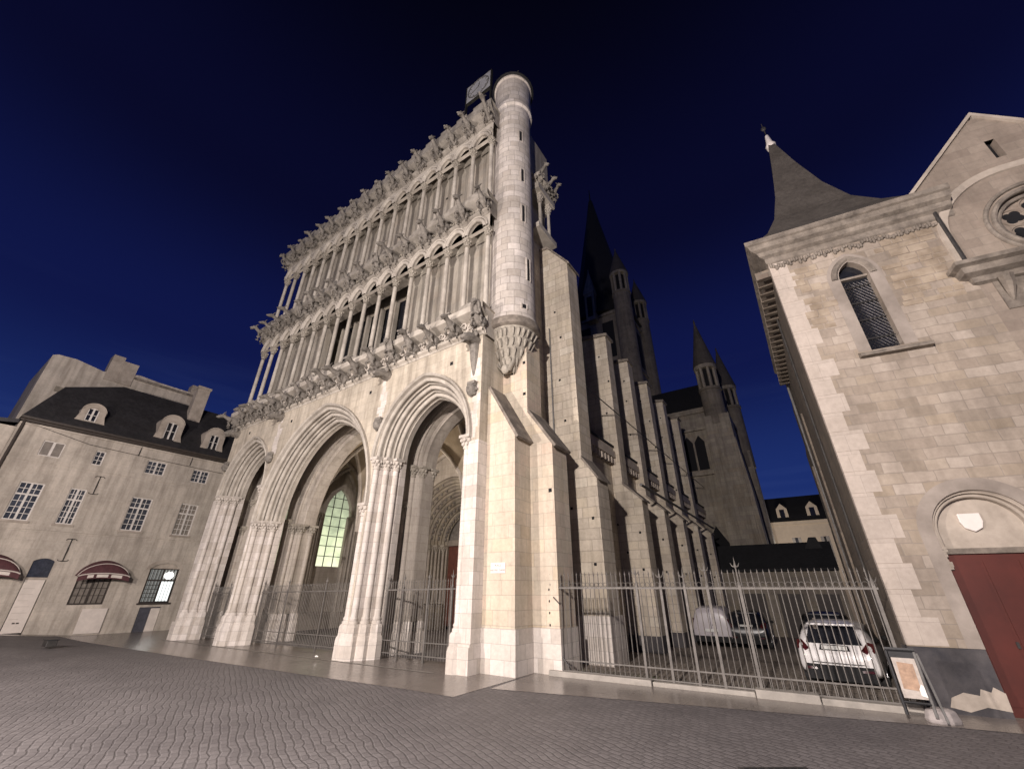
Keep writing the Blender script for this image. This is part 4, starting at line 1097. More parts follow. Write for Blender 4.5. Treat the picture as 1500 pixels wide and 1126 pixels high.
# weeds along the kerb
m = MB(); r = random.Random(8)
for k in range(120):
    s = r.choice((1.9, 2.3, 2.5, 4.3, 4.6, 4.8, 6.6, .9)) + r.gauss(0, .18); x, y = at_f(max(.1, min(FL - .1, s))); y += .12 + r.uniform(-.05, .3); g = gz(x, y)
    a = r.uniform(0, 6.28); l = r.uniform(.05, .17); dx, dy = math.cos(a) * l * .6, math.sin(a) * l * .6
    m.add([(x - .012, y, g), (x + .012, y, g), (x + dx, y + dy, g + l)], [(0, 1, 2)])
kind(m.build('weeds', 'weed_green'), 'stuff')
# railings closing the three porch arches
for a, lab, ps in ((side_l, 'dark iron railing closing the far left porch arch', [.1, 1.75, 3.3]), (mid, 'wide dark iron gate railing closing the middle porch arch', [.1, 2.05, 4.7, 6.7]), (side_r, 'iron gate railing closing the right hand porch arch', [.1, .85, 2.0, 3.0, 3.4])):
    xa, xb = a.cx - a.a + .02, a.cx + a.a - .02
    t_ = thing('porch_railing', lab, 'railing', (a.cx, 10.45, gz(a.cx, 10.45)), 0, 'iron railings closing the porch arches')
    railing(t_, ((xa, 10.45), (xb, 10.45)), 1.96, 2.26, (.18, .52), .105, ps, 'pale_iron', 2.5, r=.011)

# ------------------------------------------------------------------ small things on the church
def text_mb(s, size, depth=.004):
    c = bpy.data.curves.new('lettering', 'FONT'); c.body = s; c.size = size; c.align_x = 'CENTER'; c.align_y = 'CENTER'; c.extrude = depth; c.resolution_u = 3
    o = bpy.data.objects.new('lettering', c); COL.objects.link(o); bpy.context.view_layer.update()
    me = bpy.data.meshes.new_from_object(o.evaluated_get(bpy.context.evaluated_depsgraph_get()))
    bpy.data.objects.remove(o); m = MB(); m.add([v.co.copy() for v in me.vertices], [list(p.vertices) for p in me.polygons]); bpy.data.meshes.remove(me); return m
pl = thing('street_plaque', 'small white street name plaque fixed to the yellowish corner buttress', 'plaque', (-7.36, 10.03, 2.33))
m = MB(); m.box(-7.61, -7.11, 10.015, 10.04, 2.33, 2.60); m.build('plate', 'sign_white', pl, bevel=.004)
for tx, z in (('PLACE', 2.525), ('NOTRE  DAME', 2.405)):
    m = text_mb(tx, .075); m.xf(Matrix.Translation((-7.36, 10.012, z)) @ Matrix.Rotation(PI / 2, 4, 'X')); m.build('lettering', 'sign_ink', pl)
nt = thing('gate_notice', 'little white notice hanging on the middle gate beside the pillar', 'notice', (-14.08, 10.4, 1.25))
m = MB(); m.box(-14.2, -13.86, 10.38, 10.40, 1.24, 1.52); m.build('sheet', 'sign_white', nt)
m = MB()
for k in range(3): m.mark(); m.box(-14.14, -13.92 - .03 * k, 10.374, 10.38, 1.44 - .06 * k, 1.455 - .06 * k)
m.pieces('printed_line', 'sign_ink', nt)
m = MB(); m.lathe(-13.72, 9.12, [(.01, .018), (.045, .024), (.035, .055), (.008, .065)], 7); m.blob((-13.68, 9.14, .035), (.03, .02, .02), 6, 4); tag(m.build('paper_scrap', 'paper'), 'crumpled white paper scrap on the pavement by the middle gate', 'litter')

# ------------------------------------------------------------------ chapel on the right
CP = Vector((1.0, 11.75, 0)); AC = math.radians(9); CU = Vector((math.cos(AC), math.sin(AC), 0)); CN = Vector((math.sin(AC), -math.cos(AC), 0))
ch = thing('chapel', 'stone chapel with a lancet window, a rose window gable and a dark red door', 'chapel', tuple(CP))
Q = lambda s, v, d: CP + CU * s - CN * d + Vector((0, 0, v))
def qbox(m, s0, s1, d0, d1, v0, v1):
    c = [Q(s, v, d) for v in (v0, v1) for d in (d0, d1) for s in (s0, s1)]
    return m.add(c, [(0, 2, 3, 1), (4, 5, 7, 6), (0, 1, 5, 4), (2, 6, 7, 3), (0, 4, 6, 2), (1, 3, 7, 5)])
lan = Arch(1.72, 9.35, .315, .5); dor = Arch(1.9, 2.95, .80, .80)
RC, RZ, RR = 5.56, 9.80, .86
circ = lambda R, s=1: (lambda u: RZ + s * math.sqrt(max(0, R * R - (u - RC) ** 2)))
w = MB()
hL = (lan.cx - lan.a, lan.cx + lan.a, 7.16, lan.apex() + .001, lan.top()); hD = (dor.cx - dor.a, dor.cx + dor.a, -.3, dor.apex() + .001, dor.top())
holes_wall(w, Q, 0, 3.785, 1.0, 10.75, [hL, (hD[0], hD[1], 0.0, hD[3], hD[4])], .28)
w.build('front_wall', 'chapel_ashlar', ch)
w = MB(); qbox(w, -.012, hD[0] - .004, -.012, .3, -.3, .995); w.mark(); qbox(w, hD[1] + .004, 9.5, -.012, .3, -.3, .995); w.build('plinth_wall', 'dark_plinth', ch)  # dark band along the foot of the front, with a straight top edge
m = MB(); m.prism([(.30, .10), (.55, .05), (.80, .14), (1.10, .10), (1.11, .36), (.98, .44), (.93, .36), (.80, .40), (.76, .30), (.55, .33), (.36, .24)], lambda p: Q(p[0], p[1], -.016), lambda p: Q(p[0], p[1], .05)); m.build('plinth_patch', 'trim_stone', ch)
w = MB(); holes_wall(w, Q, 3.785, 9.5, 1.0, 11.0, [(RC - RR, RC + RR, RZ - RR, RZ + RR, circ(RR), circ(RR, -1))], .22)
# gable with its little slit
gt = lambda s: 11.43 + (13.5 - 11.43) * (1 - abs(s - RC) / 1.95)
ss = [3.61, 4.2, 4.8, RC - .1, RC + .1, 6.3, 7.0, 7.51]
for a, b in zip(ss, ss[1:]):
    if abs((a + b) / 2 - RC) < .08:
        w.quad(Q(a, 11, 0), Q(b, 11, 0), Q(b, 11.85, 0), Q(a, 11.85, 0)); w.quad(Q(a, 12.5, 0), Q(b, 12.5, 0), Q(b, gt(b), 0), Q(a, gt(a), 0))
        w.quad(Q(a, 11.85, 0), Q(a, 12.5, 0), Q(a, 12.5, .25), Q(a, 11.85, .25)); w.quad(Q(b, 11.85, 0), Q(b, 12.5, 0), Q(b, 12.5, .25), Q(b, 11.85, .25))
    else: w.quad(Q(a, 11, 0), Q(b, 11, 0), Q(b, gt(b), 0), Q(a, gt(a), 0))
w.build('gable_wall', 'chapel_upper', ch)
m = MB(); qbox(m, RC - .12, RC + .12, .2, .3, 11.8, 12.55); m.build('gable_slit', 'void', ch)
m = MB()
for sg in (-1, 1): m.add([Q(RC + sg * t, z, d) for d in (-.07, .4) for t, z in ((2.05, 11.30), (2.05, 11.42), (0, 13.62), (0, 13.5))], [(0, 1, 2, 3), (4, 5, 6, 7), (0, 1, 5, 4), (1, 2, 6, 5), (2, 3, 7, 6), (3, 0, 4, 7)])
m.build('gable_coping', 'trim_stone', ch)
m = MB(); m.add([Q(3.55, 11.3, .2), Q(RC, 13.55, .2), Q(7.55, 11.3, .2), Q(3.55, 11.3, 14), Q(RC, 13.55, 14), Q(7.55, 11.3, 14)], [(0, 1, 4, 3), (1, 2, 5, 4), (3, 4, 5)]); m.build('nave_roof', 'slate', ch)
m = MB(); r = random.Random(31)
for s0, s1, z0, z1 in ((.42, 1.12, 8.0, 9.95), (2.45, 3.7, 8.15, 10.1)):
    z = z0
    while z < z1:
        h = r.uniform(.15, .24); s = s0 + r.uniform(-.12, .15); se = s1 + r.uniform(-.2, .12)
        while s < se - .1:
            l = min(r.uniform(.2, .46), se - s)
            if r.random() < .82: m.mark(); qbox(m, s, s + l - .022, -r.uniform(.004, .016), .05, z, z + h - .022)
            s += l
        z += h
for o_ in m.pieces('ochre_stone', 'ochre_stone', ch, bevel=.006): pass
# north side wall, its rubble, eaves and corbels
m = MB(); x1 = 1.0
m.quad((x1, 11.75, -.5), (x1, 26, -1.2), (x1, 26, 10.75), (x1, 11.75, 10.75)); m.quad((x1, 26, -1.2), (6, 26, -1.2), (6, 26, 10.75), (x1, 26, 10.75)); m.build('side_wall', 'chapel_rubble', ch)
m = MB(); m.box(.94, 1.0, 19.2, 26.2, -1.2, 8.3); m.box(.82, 1.0, 21.2, 22.0, -1.2, 6.6); m.build('side_buttress', 'chapel_rubble', ch)
qn = MB(); z = 1.02; k = 0
while z < 10.2:
    h = .47; qn.mark(); d = (.62, .38, .55, .42)[k % 4]; qbox(qn, -.004, d, -.006, .10, z, z + h - .006); z += h; k += 1
qn.pieces('quoin', 'chapel_quoin', ch)
m = MB(); prf = [(0, 10.42), (.05, 10.46), (.05, 10.62), (.16, 10.68), (.20, 10.80), (.32, 10.86), (.36, 11.0), (.42, 11.03), (.42, 11.17), (0, 11.2)]
m.sweep(prf, lambda p: [Vector((x1 - p[0], 21.0, p[1])), Q(0, p[1], 0) + Vector((-p[0], -p[0] * 1.0, 0)), Q(4.12, p[1], -p[0])])
m.add([Q(4.12, p[1], -p[0]) for p in prf], [list(range(len(prf)))])
m.build('eaves_cornice', 'dirty_trim', ch)
m = MB(); r = random.Random(6)
for k in range(64):
    s = .05 + 3.65 * k / 63; z = 10.34 + r.uniform(-.1, .05); c = Q(s, z, -.02); m.mark if False else None
    m.blob(tuple(c), (.045, .05, r.uniform(.05, .1)), 6, 4)
m.build('worn_frieze', 'dirty_trim', ch, smooth=True)
m = MB(); y = 12.0
while y < 20.8: m.mark(); m.box(.62, 1.0, y, y + .16, 10.2, 10.46); y += .42
m.pieces('corbel', 'chapel_rubble', ch)
m = MB(); m.loft([(.72, 21.1, 10.9), (.9, 21.1, 10.4), (.93, 21.1, 6.4), (.93, 21.1, -.6)], [.05] * 4, 8); m.build('downpipe', 'lead', ch)
m = MB(); m.loft([(.95, 14.6, 10.3), (.95, 14.6, -.1)], [.03] * 2, 8); m.build('downpipe', 'iron', ch)
# flared slate roof of the stair tower with a lead finial
m = MB(); bx = (.62, 5.05, 11.55, 19.0); ax, ay = 2.78, 15.1
lv = [(1.0, 11.17), (.86, 11.6), (.66, 12.35), (.48, 13.35), (.32, 14.8), (.17, 16.7), (.035, 18.7)]
rows = []
for f, z in lv: rows.append([(ax + (x - ax) * f, ay + (y - ay) * f, z) for x, y in ((bx[0], bx[2]), (bx[1], bx[2] + .55), (bx[1], bx[3]), (bx[0], bx[3]))])
m.add([p for rw in rows for p in rw], [(j * 4 + k, j * 4 + (k + 1) % 4, (j + 1) * 4 + (k + 1) % 4, (j + 1) * 4 + k) for j in range(len(rows) - 1) for k in range(4)])
m.build('flared_roof', 'spire_slate', ch)
m = MB(); m.lathe(ax, ay, [(.17, 18.45), (.2, 18.6), (.13, 18.75), (.07, 19.25), (.03, 19.3)], 10); fn = m.build('lead_finial', 'sign_white', ch, smooth=True)
m = MB(); m.loft([(ax, ay, 19.2), (ax, ay, 20.1)], [.025, .015], 6); m.blob((ax, ay, 19.75), (.10, .06, .13), 8, 6); m.build('roof_vane', 'iron', ch)
m = MB(); m.loft([(2.2, 14.1, 13.4), (2.2, 14.0, 13.9)], [.03, .02], 6); m.build('roof_hook', 'lead', ch)
# lancet window: leaded lattice, iron bars, sill
g = MB(); k = 12
for i in range(k):
    a = hL[0] + (hL[1] - hL[0]) * i / k; b_ = hL[0] + (hL[1] - hL[0]) * (i + 1) / k; tp = hL[4]
    g.quad(Q(a, 7.16, .20), Q(b_, 7.16, .20), Q(b_, tp(b_), .20), Q(a, tp(a), .20))
lw = g.build('lancet_window', 'dark_glass', ch)
m = MB()
for q in range(-8, 30):
    for sg in (1, -1):
        pts = []
        for t in range(30):
            s = hL[0] + .63 * t / 29; z = 7.16 + q * .12 + sg * (s - hL[0]) * 1.35 + (0 if sg > 0 else .85)
            if 7.18 < z < min(9.3, hL[4](s)): pts.append(Q(s, z, .19))
        if len(pts) > 2: m.loft([pts[0], pts[-1]], [.006, .006], 4)
m.build('lead_lattice', 'chrome', lw)
m = MB()
for z in (7.55, 8.1, 8.62, 9.12): m.mark(); m.add(*((lambda c: (c.v, c.f))(qbox(MB(), hL[0], hL[1], .155, .18, z - .014, z + .014))))
m.pieces('saddle_bar', 'iron', lw)
m = MB(); qbox(m, hL[0] + .005, hL[1] - .005, .10, .26, 9.36, 9.42)
m.sweep([(.02, -.012), (.06, -.05), (.15, -.05), (.17, -.012)], lambda p: [Q(s, z, p[1]) for s, z in lan.path(p[0], None, 12)]); m.build('window_hood', 'dirty_trim', lw)
m = MB(); m.sweep([(-.0, -.008), (.26, -.008), (.26, .02)], lambda p: [Q(s, z, p[1]) for s, z in lan.path(p[0], 7.16, 12)]); m.build('window_surround', 'door_band', lw)
m = MB(); m.add([Q(s, z, d) for s in (1.12, 2.48) for z, d in ((6.98, .0), (6.98, -.16), (7.06, -.17), (7.14, .0))], [(0, 1, 2, 3), (4, 5, 6, 7), (0, 1, 5, 4), (1, 2, 6, 5), (2, 3, 7, 6), (3, 0, 4, 7)]); m.build('sill', 'dirty_trim', lw)
# rose window: ring mouldings and a ring of quatrefoil lights round the hub
def ring(m, R, r0, d, n=48): m.loft([Q(RC + R * math.cos(2 * PI * q / n), RZ + R * math.sin(2 * PI * q / n), d) for q in range(n + 1)], [r0] * (n + 1), 8, tuple(CN), False)
m = MB(); ring(m, RR + .02, .06, .0); ring(m, RR + .17, .05, -.02); ring(m, RR - .1, .05, .12); rs = m.build('rose_window', 'dirty_trim', ch, smooth=True)
m = MB(); v = [Q(RC + RR * math.cos(2 * PI * q / 40), RZ + RR * math.sin(2 * PI * q / 40), .18) for q in range(40)]; m.add(v, [list(range(40))]); m.build('tracery_plate', 'chapel_upper', rs)
m = MB()
def disc(m, s, z, r, d=.172, n=14): m.add([Q(s + r * math.cos(2 * PI * q / n), z + r * math.sin(2 * PI * q / n), d) for q in range(n)], [list(range(n))])
for q in range(6):
    a = 2 * PI * (q + .5) / 6; cs, cz = RC + .50 * math.cos(a), RZ + .50 * math.sin(a); m.mark()
    for t in range(4): disc(m, cs + .095 * math.cos(a + PI / 2 * t), cz + .095 * math.sin(a + PI / 2 * t), .098, .172 - .001 * t)
m.mark(); disc(m, RC, RZ, .16)
m.pieces('quatrefoil_light', 'void', rs)
m = MB()
for q in range(6):
    a = 2 * PI * (q + .5) / 6; cs, cz = RC + .50 * math.cos(a), RZ + .50 * math.sin(a)
    m.loft([Q(cs + .235 * math.cos(2 * PI * t / 20), cz + .235 * math.sin(2 * PI * t / 20), .165) for t in range(21)], [.022] * 21, 6, tuple(CN), False)
m.build('tracery_ring', 'chapel_upper', rs, smooth=True)
m = MB(); A = Arch(RC, 9.75, 1.72, 1.62); m.sweep([(0, -.05), (.18, -.05), (.2, 0), (-.02, 0), (0, -.05)], lambda p: [Q(s, z, p[1]) for s, z in A.path(p[0], 8.9, 16)]); m.build('relieving_arch', 'trim_stone', ch)
m = MB(); m.loft([Q(3.79, 8.84, -.05), Q(3.79, 10.66, -.05)], [.045, .045], 8); m.build('downpipe', 'iron', ch)
m = MB(); lp = [(0, 8.30), (.10, 8.34), (.14, 8.46), (.30, 8.52), (.34, 8.66), (.46, 8.70), (.46, 8.80), (.0, 8.95)]
m.sweep(lp, lambda p: [Q(3.78 - p[0] * .9, p[1], 0), Q(3.78 - p[0] * .9, p[1], -p[0]), Q(9.4, p[1], -p[0])]); m.build('porch_ledge', 'dirty_trim', ch)
m = MB()
for s in (4.15, 4.75, 5.35, 5.95, 6.55): m.mark(); m.loft([Q(s, 8.32, -.2), Q(s, 8.1, -.16), Q(s, 7.75, -.02)], [(.13, .14), (.11, .12), (.03, .03)], 8)
m.pieces('ledge_bracket', 'dirty_trim', ch, smooth=True)
m = MB(); qbox(m, 4.0, 9.4, -.03, .02, 7.55, 8.3); m.build('stained_band', 'dirty_trim', ch)
# door: moulded arch, tympanum with a white shield, lintel, red leaf
m = MB(); m.sweep([(.24, -.012), (.0, -.012), (-.0, .05)], lambda p: [Q(s, z, p[1]) for s, z in dor.path(p[0], 1.0, 16)])
m.build('door_surround', 'door_band', ch)
m = MB(); m.sweep([(0, .03), (-.03, .07), (-.05, .07), (-.05, .12)] + roll(-.09, .16, .035, 5) + [(-.13, .26)], lambda p: [Q(s, z, p[1]) for s, z in dor.path(p[0], 2.66, 16)]); m.build('door_moulding', 'trim_stone', ch, smooth=True)
m = MB(); k = 14
for i in range(k):
    a = dor.cx - dor.a + 2 * dor.a * i / k; b_ = dor.cx - dor.a + 2 * dor.a * (i + 1) / k
    m.quad(Q(a, 2.6, .26), Q(b_, 2.6, .26), Q(b_, dor.top()(b_), .26), Q(a, dor.top()(a), .26))
m.build('tympanum', 'trim_stone', ch)
m = MB(); qbox(m, 1.12, 2.7, .12, .3, 2.58, 2.68); m.build('door_lintel', 'dirty_trim', ch)
m = MB(); sh = [(-.17, .16), (.17, .16), (.175, .0), (.13, -.12), (0, -.19), (-.13, -.12), (-.175, .0)]
m.prism(sh, lambda p: Q(1.8 + p[0], 3.17 + p[1], .20), lambda p: Q(1.8 + p[0], 3.17 + p[1], .258)); m.build('shield', 'sign_white', ch, bevel=.012)
m = MB(); qbox(m, 1.14, 2.66, .18, .24, -.05, 2.58)
dl = m.build('door', 'rust_red_door', ch)
m = MB()
for s in (1.14, 1.645, 2.15): m.mark(); qbox(m, s + .03, s + .47, .165, .182, .15, 2.45)
m.pieces('door_board', 'rust_red_door', dl)
m = MB(); qbox(m, 1.6, 1.64, .15, .17, 1.02, 1.12); m.build('door_handle', 'iron', dl)
m = MB(); r = random.Random(12)
for k in range(9):
    z = 2.30 + .045 * k; w_ = r.uniform(.02, .09); m.box(0, 0, 0, 0, 0, 0) if False else qbox(m, 1.09, 1.14 + w_, .10, .17, z, z + .05)
m.build('broken_jamb', 'trim_stone', ch)

# ------------------------------------------------------------------ board, block, drain, box
bd = thing('notice_board', 'leaning dark metal frame holding a torn faded poster in front of the chapel corner', 'notice board', (.82, 10.75, 0))
m = MB()
fr = [((.60, 10.74, .10), (.60, 10.74, 1.0)), ((.97, 10.74, .10), (.97, 10.74, 1.0)), ((.585, 10.74, 1.02), (.985, 10.74, 1.02)), ((.60, 10.74, .27), (.97, 10.74, .27))]
m.loft(fr[0][0:2], [.025, .025], 6); m.loft(fr[2], [(.025, .035)] * 2, 6); m.loft(fr[3], [.02, .02], 6); m.box(.62, .95, 10.735, 10.75, .90, 1.0)
m.build('frame', 'black_frame', bd)
m = MB(); m.loft(fr[1], [.022, .022], 8); m.loft([(1.0, 10.72, .98), (1.08, 10.70, .05)], [.018, .018], 6); m.build('leg', 'lead', bd)
m = MB(); m.box(.635, .945, 10.725, 10.74, .33, .90); m.build('poster_sheet', 'poster_border', bd)
m = MB(); m.prism([(.67, .46), (.89, .44), (.90, .82), (.69, .84)], lambda p: (p[0], 10.718, p[1]), lambda p: (p[0], 10.726, p[1])); m.build('poster_print', 'poster', bd)
m = MB(); m.prism([(.87, .38), (.945, .36), (.94, .52), (.91, .54), (.87, .47)], lambda p: (p[0], 10.71, p[1]), lambda p: (p[0], 10.717, p[1])); m.build('torn_corner', 'paper', bd)
m = MB(); m.lathe(0, 0, [(.24, 0), (.25, .05), (.21, .17), (.12, .2)], 9); m.xf(Matrix.Translation((1.06, 10.98, 0)) @ Matrix.Rotation(.4, 4, 'Z') @ Matrix.Scale(.72, 4, (0, 1, 0)))
tag(m.build('stone_block', 'rough_block', bevel=.02), 'rough grey stone block on the pavement below the poster board', 'stone block')
dg = thing('drain_grate', 'dark iron drain grate set in the cobbles at the bottom edge', 'drain', (-.95, 7.0, 0), math.radians(36))
m = MB(); m.box(-.42, .42, -.24, .24, .004, .012); loc_build(m, 'grate_frame', 'iron', dg)
m = MB()
for k in range(8): m.mark(); m.box(-.36 + .095 * k, -.31 + .095 * k, -.2, .2, .012, .016)
for q in m.pieces('grate_slot', 'void', None): q.parent = dg
bx_ = thing('utility_box', 'low dark metal box on the paving by the old house door', 'box', (-24.2, 5.05, 0))
m = MB(); m.box(-24.5, -23.95, 4.85, 5.15, .0, .2); m.build('box_body', 'iron', bx_, bevel=.02)
m = MB(); m.box(-24.52, -23.93, 4.83, 5.17, .2, .23); m.build('box_lid', 'black_frame', bx_)

# ------------------------------------------------------------------ the old house on the left
HX = -34.0
th = thing('townhouse', 'old pale house with a dark slate roof, dormers and small paned white windows', 'house', (HX, 7.5, -.3))
HP = lambda u, v, d: (HX - d, u, v)
def hbox(m, u0, u1, d0, d1, v0, v1): return m.box(HX - d1, HX - d0, u0, u1, v0, v1)
def arc_top(uc, half, zs, rise):
    R = (half * half + rise * rise) / (2 * rise); return lambda u: zs - (R - rise) + math.sqrt(max(0, R * R - (u - uc) ** 2))
SM = [(3.18, 4.06, 8.50, 9.34, 'blind'), (5.42, 5.88, 8.48, 9.32, 1), (7.96, 9.0, 8.50, 9.34, 2), (10.54, 11.54, 8.45, 9.30, 2)]
FL_ = [(3.12, 4.06, 5.10, 7.04), (5.10, 5.80, 5.10, 7.03), (7.92, 8.97, 5.05, 7.0), (10.55, 11.54, 5.02, 7.0)]
aw = arc_top(7.75, .78, 2.75, .6); lt = arc_top(10.9, .82, 2.9, .32); trn = arc_top(5.41, .41, 3.2, .14)
hol = [(a, b, c, d) for a, b, c, d, k in SM] + FL_ + [(7.0, 8.5, 1.10, 3.2, arc_top(7.75, .75, 2.7, .5)), (10.12, 11.68, 1.12, 3.32, arc_top(10.9, .78, 3.0, .32)),
    (5.0, 5.82, -.4, 3.34, trn), (10.28, 11.36, -.5, .9)]
w = MB(); holes_wall(w, HP, 1.95, 15.5, -.9, 10.2, hol, .2)
w.quad((HX, 1.95, -.9), (HX - 8, 1.95, -.9), (HX - 8, 1.95, 10.2), (HX, 1.95, 10.2))
w.build('wall', 'house_render', th)
def casement(par, u0, u1, v0, v1, leaves, cols, rows, transom=None, glass='dark_glass', paint='white_paint', d=.12, trows=2):
    f = MB(); t = .055
    hbox(f, u0, u0 + t, d - .05, d + .04, v0, v1); hbox(f, u1 - t, u1, d - .05, d + .04, v0, v1)
    hbox(f, u0 + t, u1 - t, d - .05, d + .04, v1 - t, v1); hbox(f, u0 + t, u1 - t, d - .05, d + .04, v0, v0 + t)
    if transom: hbox(f, u0 + t, u1 - t, d - .055, d + .03, transom - .04, transom + .04)
    iu0, iu1 = u0 + t, u1 - t
    for k in range(1, leaves): x = iu0 + (iu1 - iu0) * k / leaves; hbox(f, x - .045, x + .045, d - .048, d + .03, v0 + t, v1 - t)
    spans = [(v0 + t, (transom - .04) if transom else v1 - t, rows)] + ([(transom + .04, v1 - t, trows)] if transom else [])
    for k in range(leaves):
        a = iu0 + (iu1 - iu0) * k / leaves; b = iu0 + (iu1 - iu0) * (k + 1) / leaves
        for q in range(1, cols): x = a + (b - a) * q / cols; hbox(f, x - .014, x + .014, d - .02, d + .02, v0 + t, v1 - t)
        for za, zb, n in spans:
            for q in range(1, n): z = za + (zb - za) * q / n; hbox(f, a, b, d - .018, d + .018, z - .014, z + .014)
    wn_ = f.build('window', paint, par)
    g = MB(); hbox(g, u0 + t, u1 - t, d + .021, d + .035, v0 + t, v1 - t); g.build('pane', glass, wn_)
    return wn_
for a, b, c, d, k in SM:
    if k == 'blind':
        m = MB(); hbox(m, a, b, .06, .12, c, d); wn_ = m.build('window', 'white_paint', th)
        m = MB(); hbox(m, a + .05, (a + b) / 2 - .06, .03, .06, c + .05, d - .05); hbox(m, (a + b) / 2 + .06, b - .05, .03, .06, c + .05, d - .05); m.build('shutter', 'curtain_glass', wn_)
    else: casement(th, a, b, c, d, k, 2, 3, None, 'house_glass')
for i, (a, b, c, d) in enumerate(FL_):
    casement(th, a, b, c, d, 2, 2, 4, c + (d - c) * .68, 'curtain_glass' if i == 3 else 'house_glass')
    m = MB(); hbox(m, a - .08, b + .08, -.07, .1, c - .12, c - .005); m.build('window_sill', 'trim_stone', th)
# ground floor: barred window under the red awning
casement(th, 7.02, 8.48, 1.12, 2.72, 2, 3, 4, None, 'curtain_glass', 'dark_wood')
def awning(uc, half, zb, zt, proj):
    A = arc_top(uc, half, zb, zt - zb); root = None
    m = MB(); n = 18
    us = [uc - half + 2 * half * i / n for i in range(n + 1)]
    rows = []
    for j in range(7):
        a = PI / 2 * j / 6; rows.append([(HX + proj * math.sin(a) + .01, u, zb - .06 + (A(u) - zb + .06) * (math.cos(a) * .8 + .2)) for u in us])
    m.add([p for r_ in rows for p in r_], [(j * (n + 1) + i, j * (n + 1) + i + 1, (j + 1) * (n + 1) + i + 1, (j + 1) * (n + 1) + i) for j in range(6) for i in range(n)])
    aw_ = m.build('awning', 'awning_red', th, smooth=True)
    edge = rows[-1]; r3 = rows[3]
    v = MB(); v.add([p for p in edge] + [(p[0] + .01, p[1], p[2] - .26) for p in edge], [(i, i + 1, n + 2 + i, n + 1 + i) for i in range(n)]); v.build('valance', 'awning_red', aw_)
    p = MB(); p.loft([(a[0] + .015, a[1], a[2] + .005) for a in edge], [.028] * (n + 1), 5); p.mark() if False else None
    p.build('piping', 'pale_panel', aw_)
    p = MB(); p.loft([(a[0] + .012, a[1], a[2] + .012) for a in r3], [.02] * (n + 1), 5); p.build('piping', 'pale_panel', aw_)
    p = MB()
    for i0, i1 in ((3, 5), (6, 10), (11, 15)):
        p.mark(); q = edge[i0:i1 + 1]; p.add([(a[0] + .03, a[1], a[2] - .05) for a in q] + [(a[0] + .035, a[1], a[2] - .2) for a in q], [(i, i + 1, len(q) + 1 + i, len(q) + i) for i in range(len(q) - 1)])
    p.pieces('valance_panel', 'pale_panel', aw_)
awning(7.95, 1.12, 2.55, 3.36, .75)
awning(3.55, 1.1, 2.6, 3.45, .75)
m = MB(); hbox(m, 7.72, 8.80, -.10, -.02, -.30, .90); m.build('leaning_panel', 'pale_panel', th)
# door with a dark glazed fanlight
m = MB(); hbox(m, 5.0, 5.82, .05, .13, 2.30, 2.42); m.build('door_transom', 'trim_stone', th)
m = MB(); hbox(m, 5.04, 5.78, .06, .12, -.1, 2.30); dr = m.build('door', 'pale_panel', th)
m = MB(); r = random.Random(1)
for k in range(6): m.mark(); hbox(m, 5.12, 5.12 + r.uniform(.3, .58), .052, .06, .5 + .28 * k, .512 + .28 * k)
m.pieces('door_slat', 'trim_stone', dr)
m = MB(); hbox(m, 5.30, 5.40, .045, .06, .30, .36); m.mark(); hbox(m, 5.44, 5.54, .045, .06, .30, .36); m.build('letter_flap', 'dark_wood', dr)
m = MB(); hbox(m, 5.0, 5.82, .09, .13, 2.42, 3.36); m.build('fanlight', 'cool_glass', th)
# the lit arched window and the half door below it
m = MB(); hbox(m, 10.12, 11.68, .10, .13, 3.02, 3.34); m.build('arch_infill', 'trim_stone', th)
m = MB(); m.sweep([(.0, -.02), (.16, -.02), (.18, .02)], lambda p: [HP(10.9 + (.80 + p[0]) * math.cos(PI - PI * t / 16), 2.95 + (.42 + p[0]) * math.sin(PI - PI * t / 16), p[1]) for t in range(17)]); m.build('arch_moulding', 'trim_stone', th)
f = casement(th, 10.16, 11.64, 1.14, 3.02, 2, 4, 5, 2.36, 'half_lit_pane', 'dark_wood', trows=1)
m = MB(); hbox(m, 10.94, 11.56, .098, .105, 1.22, 2.30); m.build('bright_pane', 'bright_window_pane', f)
m = MB(); m.blob((HX - .06, 11.22, 2.64), (.05, .24, .19), 10, 8); m.build('ceiling_lamp', 'lamp_globe', f, smooth=True)
m = MB()
for k in range(9): m.mark(); hbox(m, 10.25 + .165 * k, 10.27 + .165 * k, .03, .045, 1.15, 3.0)
m.pieces('window_grille', 'iron', f)
m = MB(); hbox(m, 10.05, 11.75, -.08, .1, 1.04, 1.13); m.build('window_sill', 'dark_wood', th)
m = MB(); hbox(m, 10.30, 10.86, .06, .12, -.5, .88); m.build('low_door', 'blue_grey_panel', th)
m = MB(); hbox(m, 10.88, 11.34, .04, .12, -.5, .84); m.build('low_panel', 'pale_panel', th)
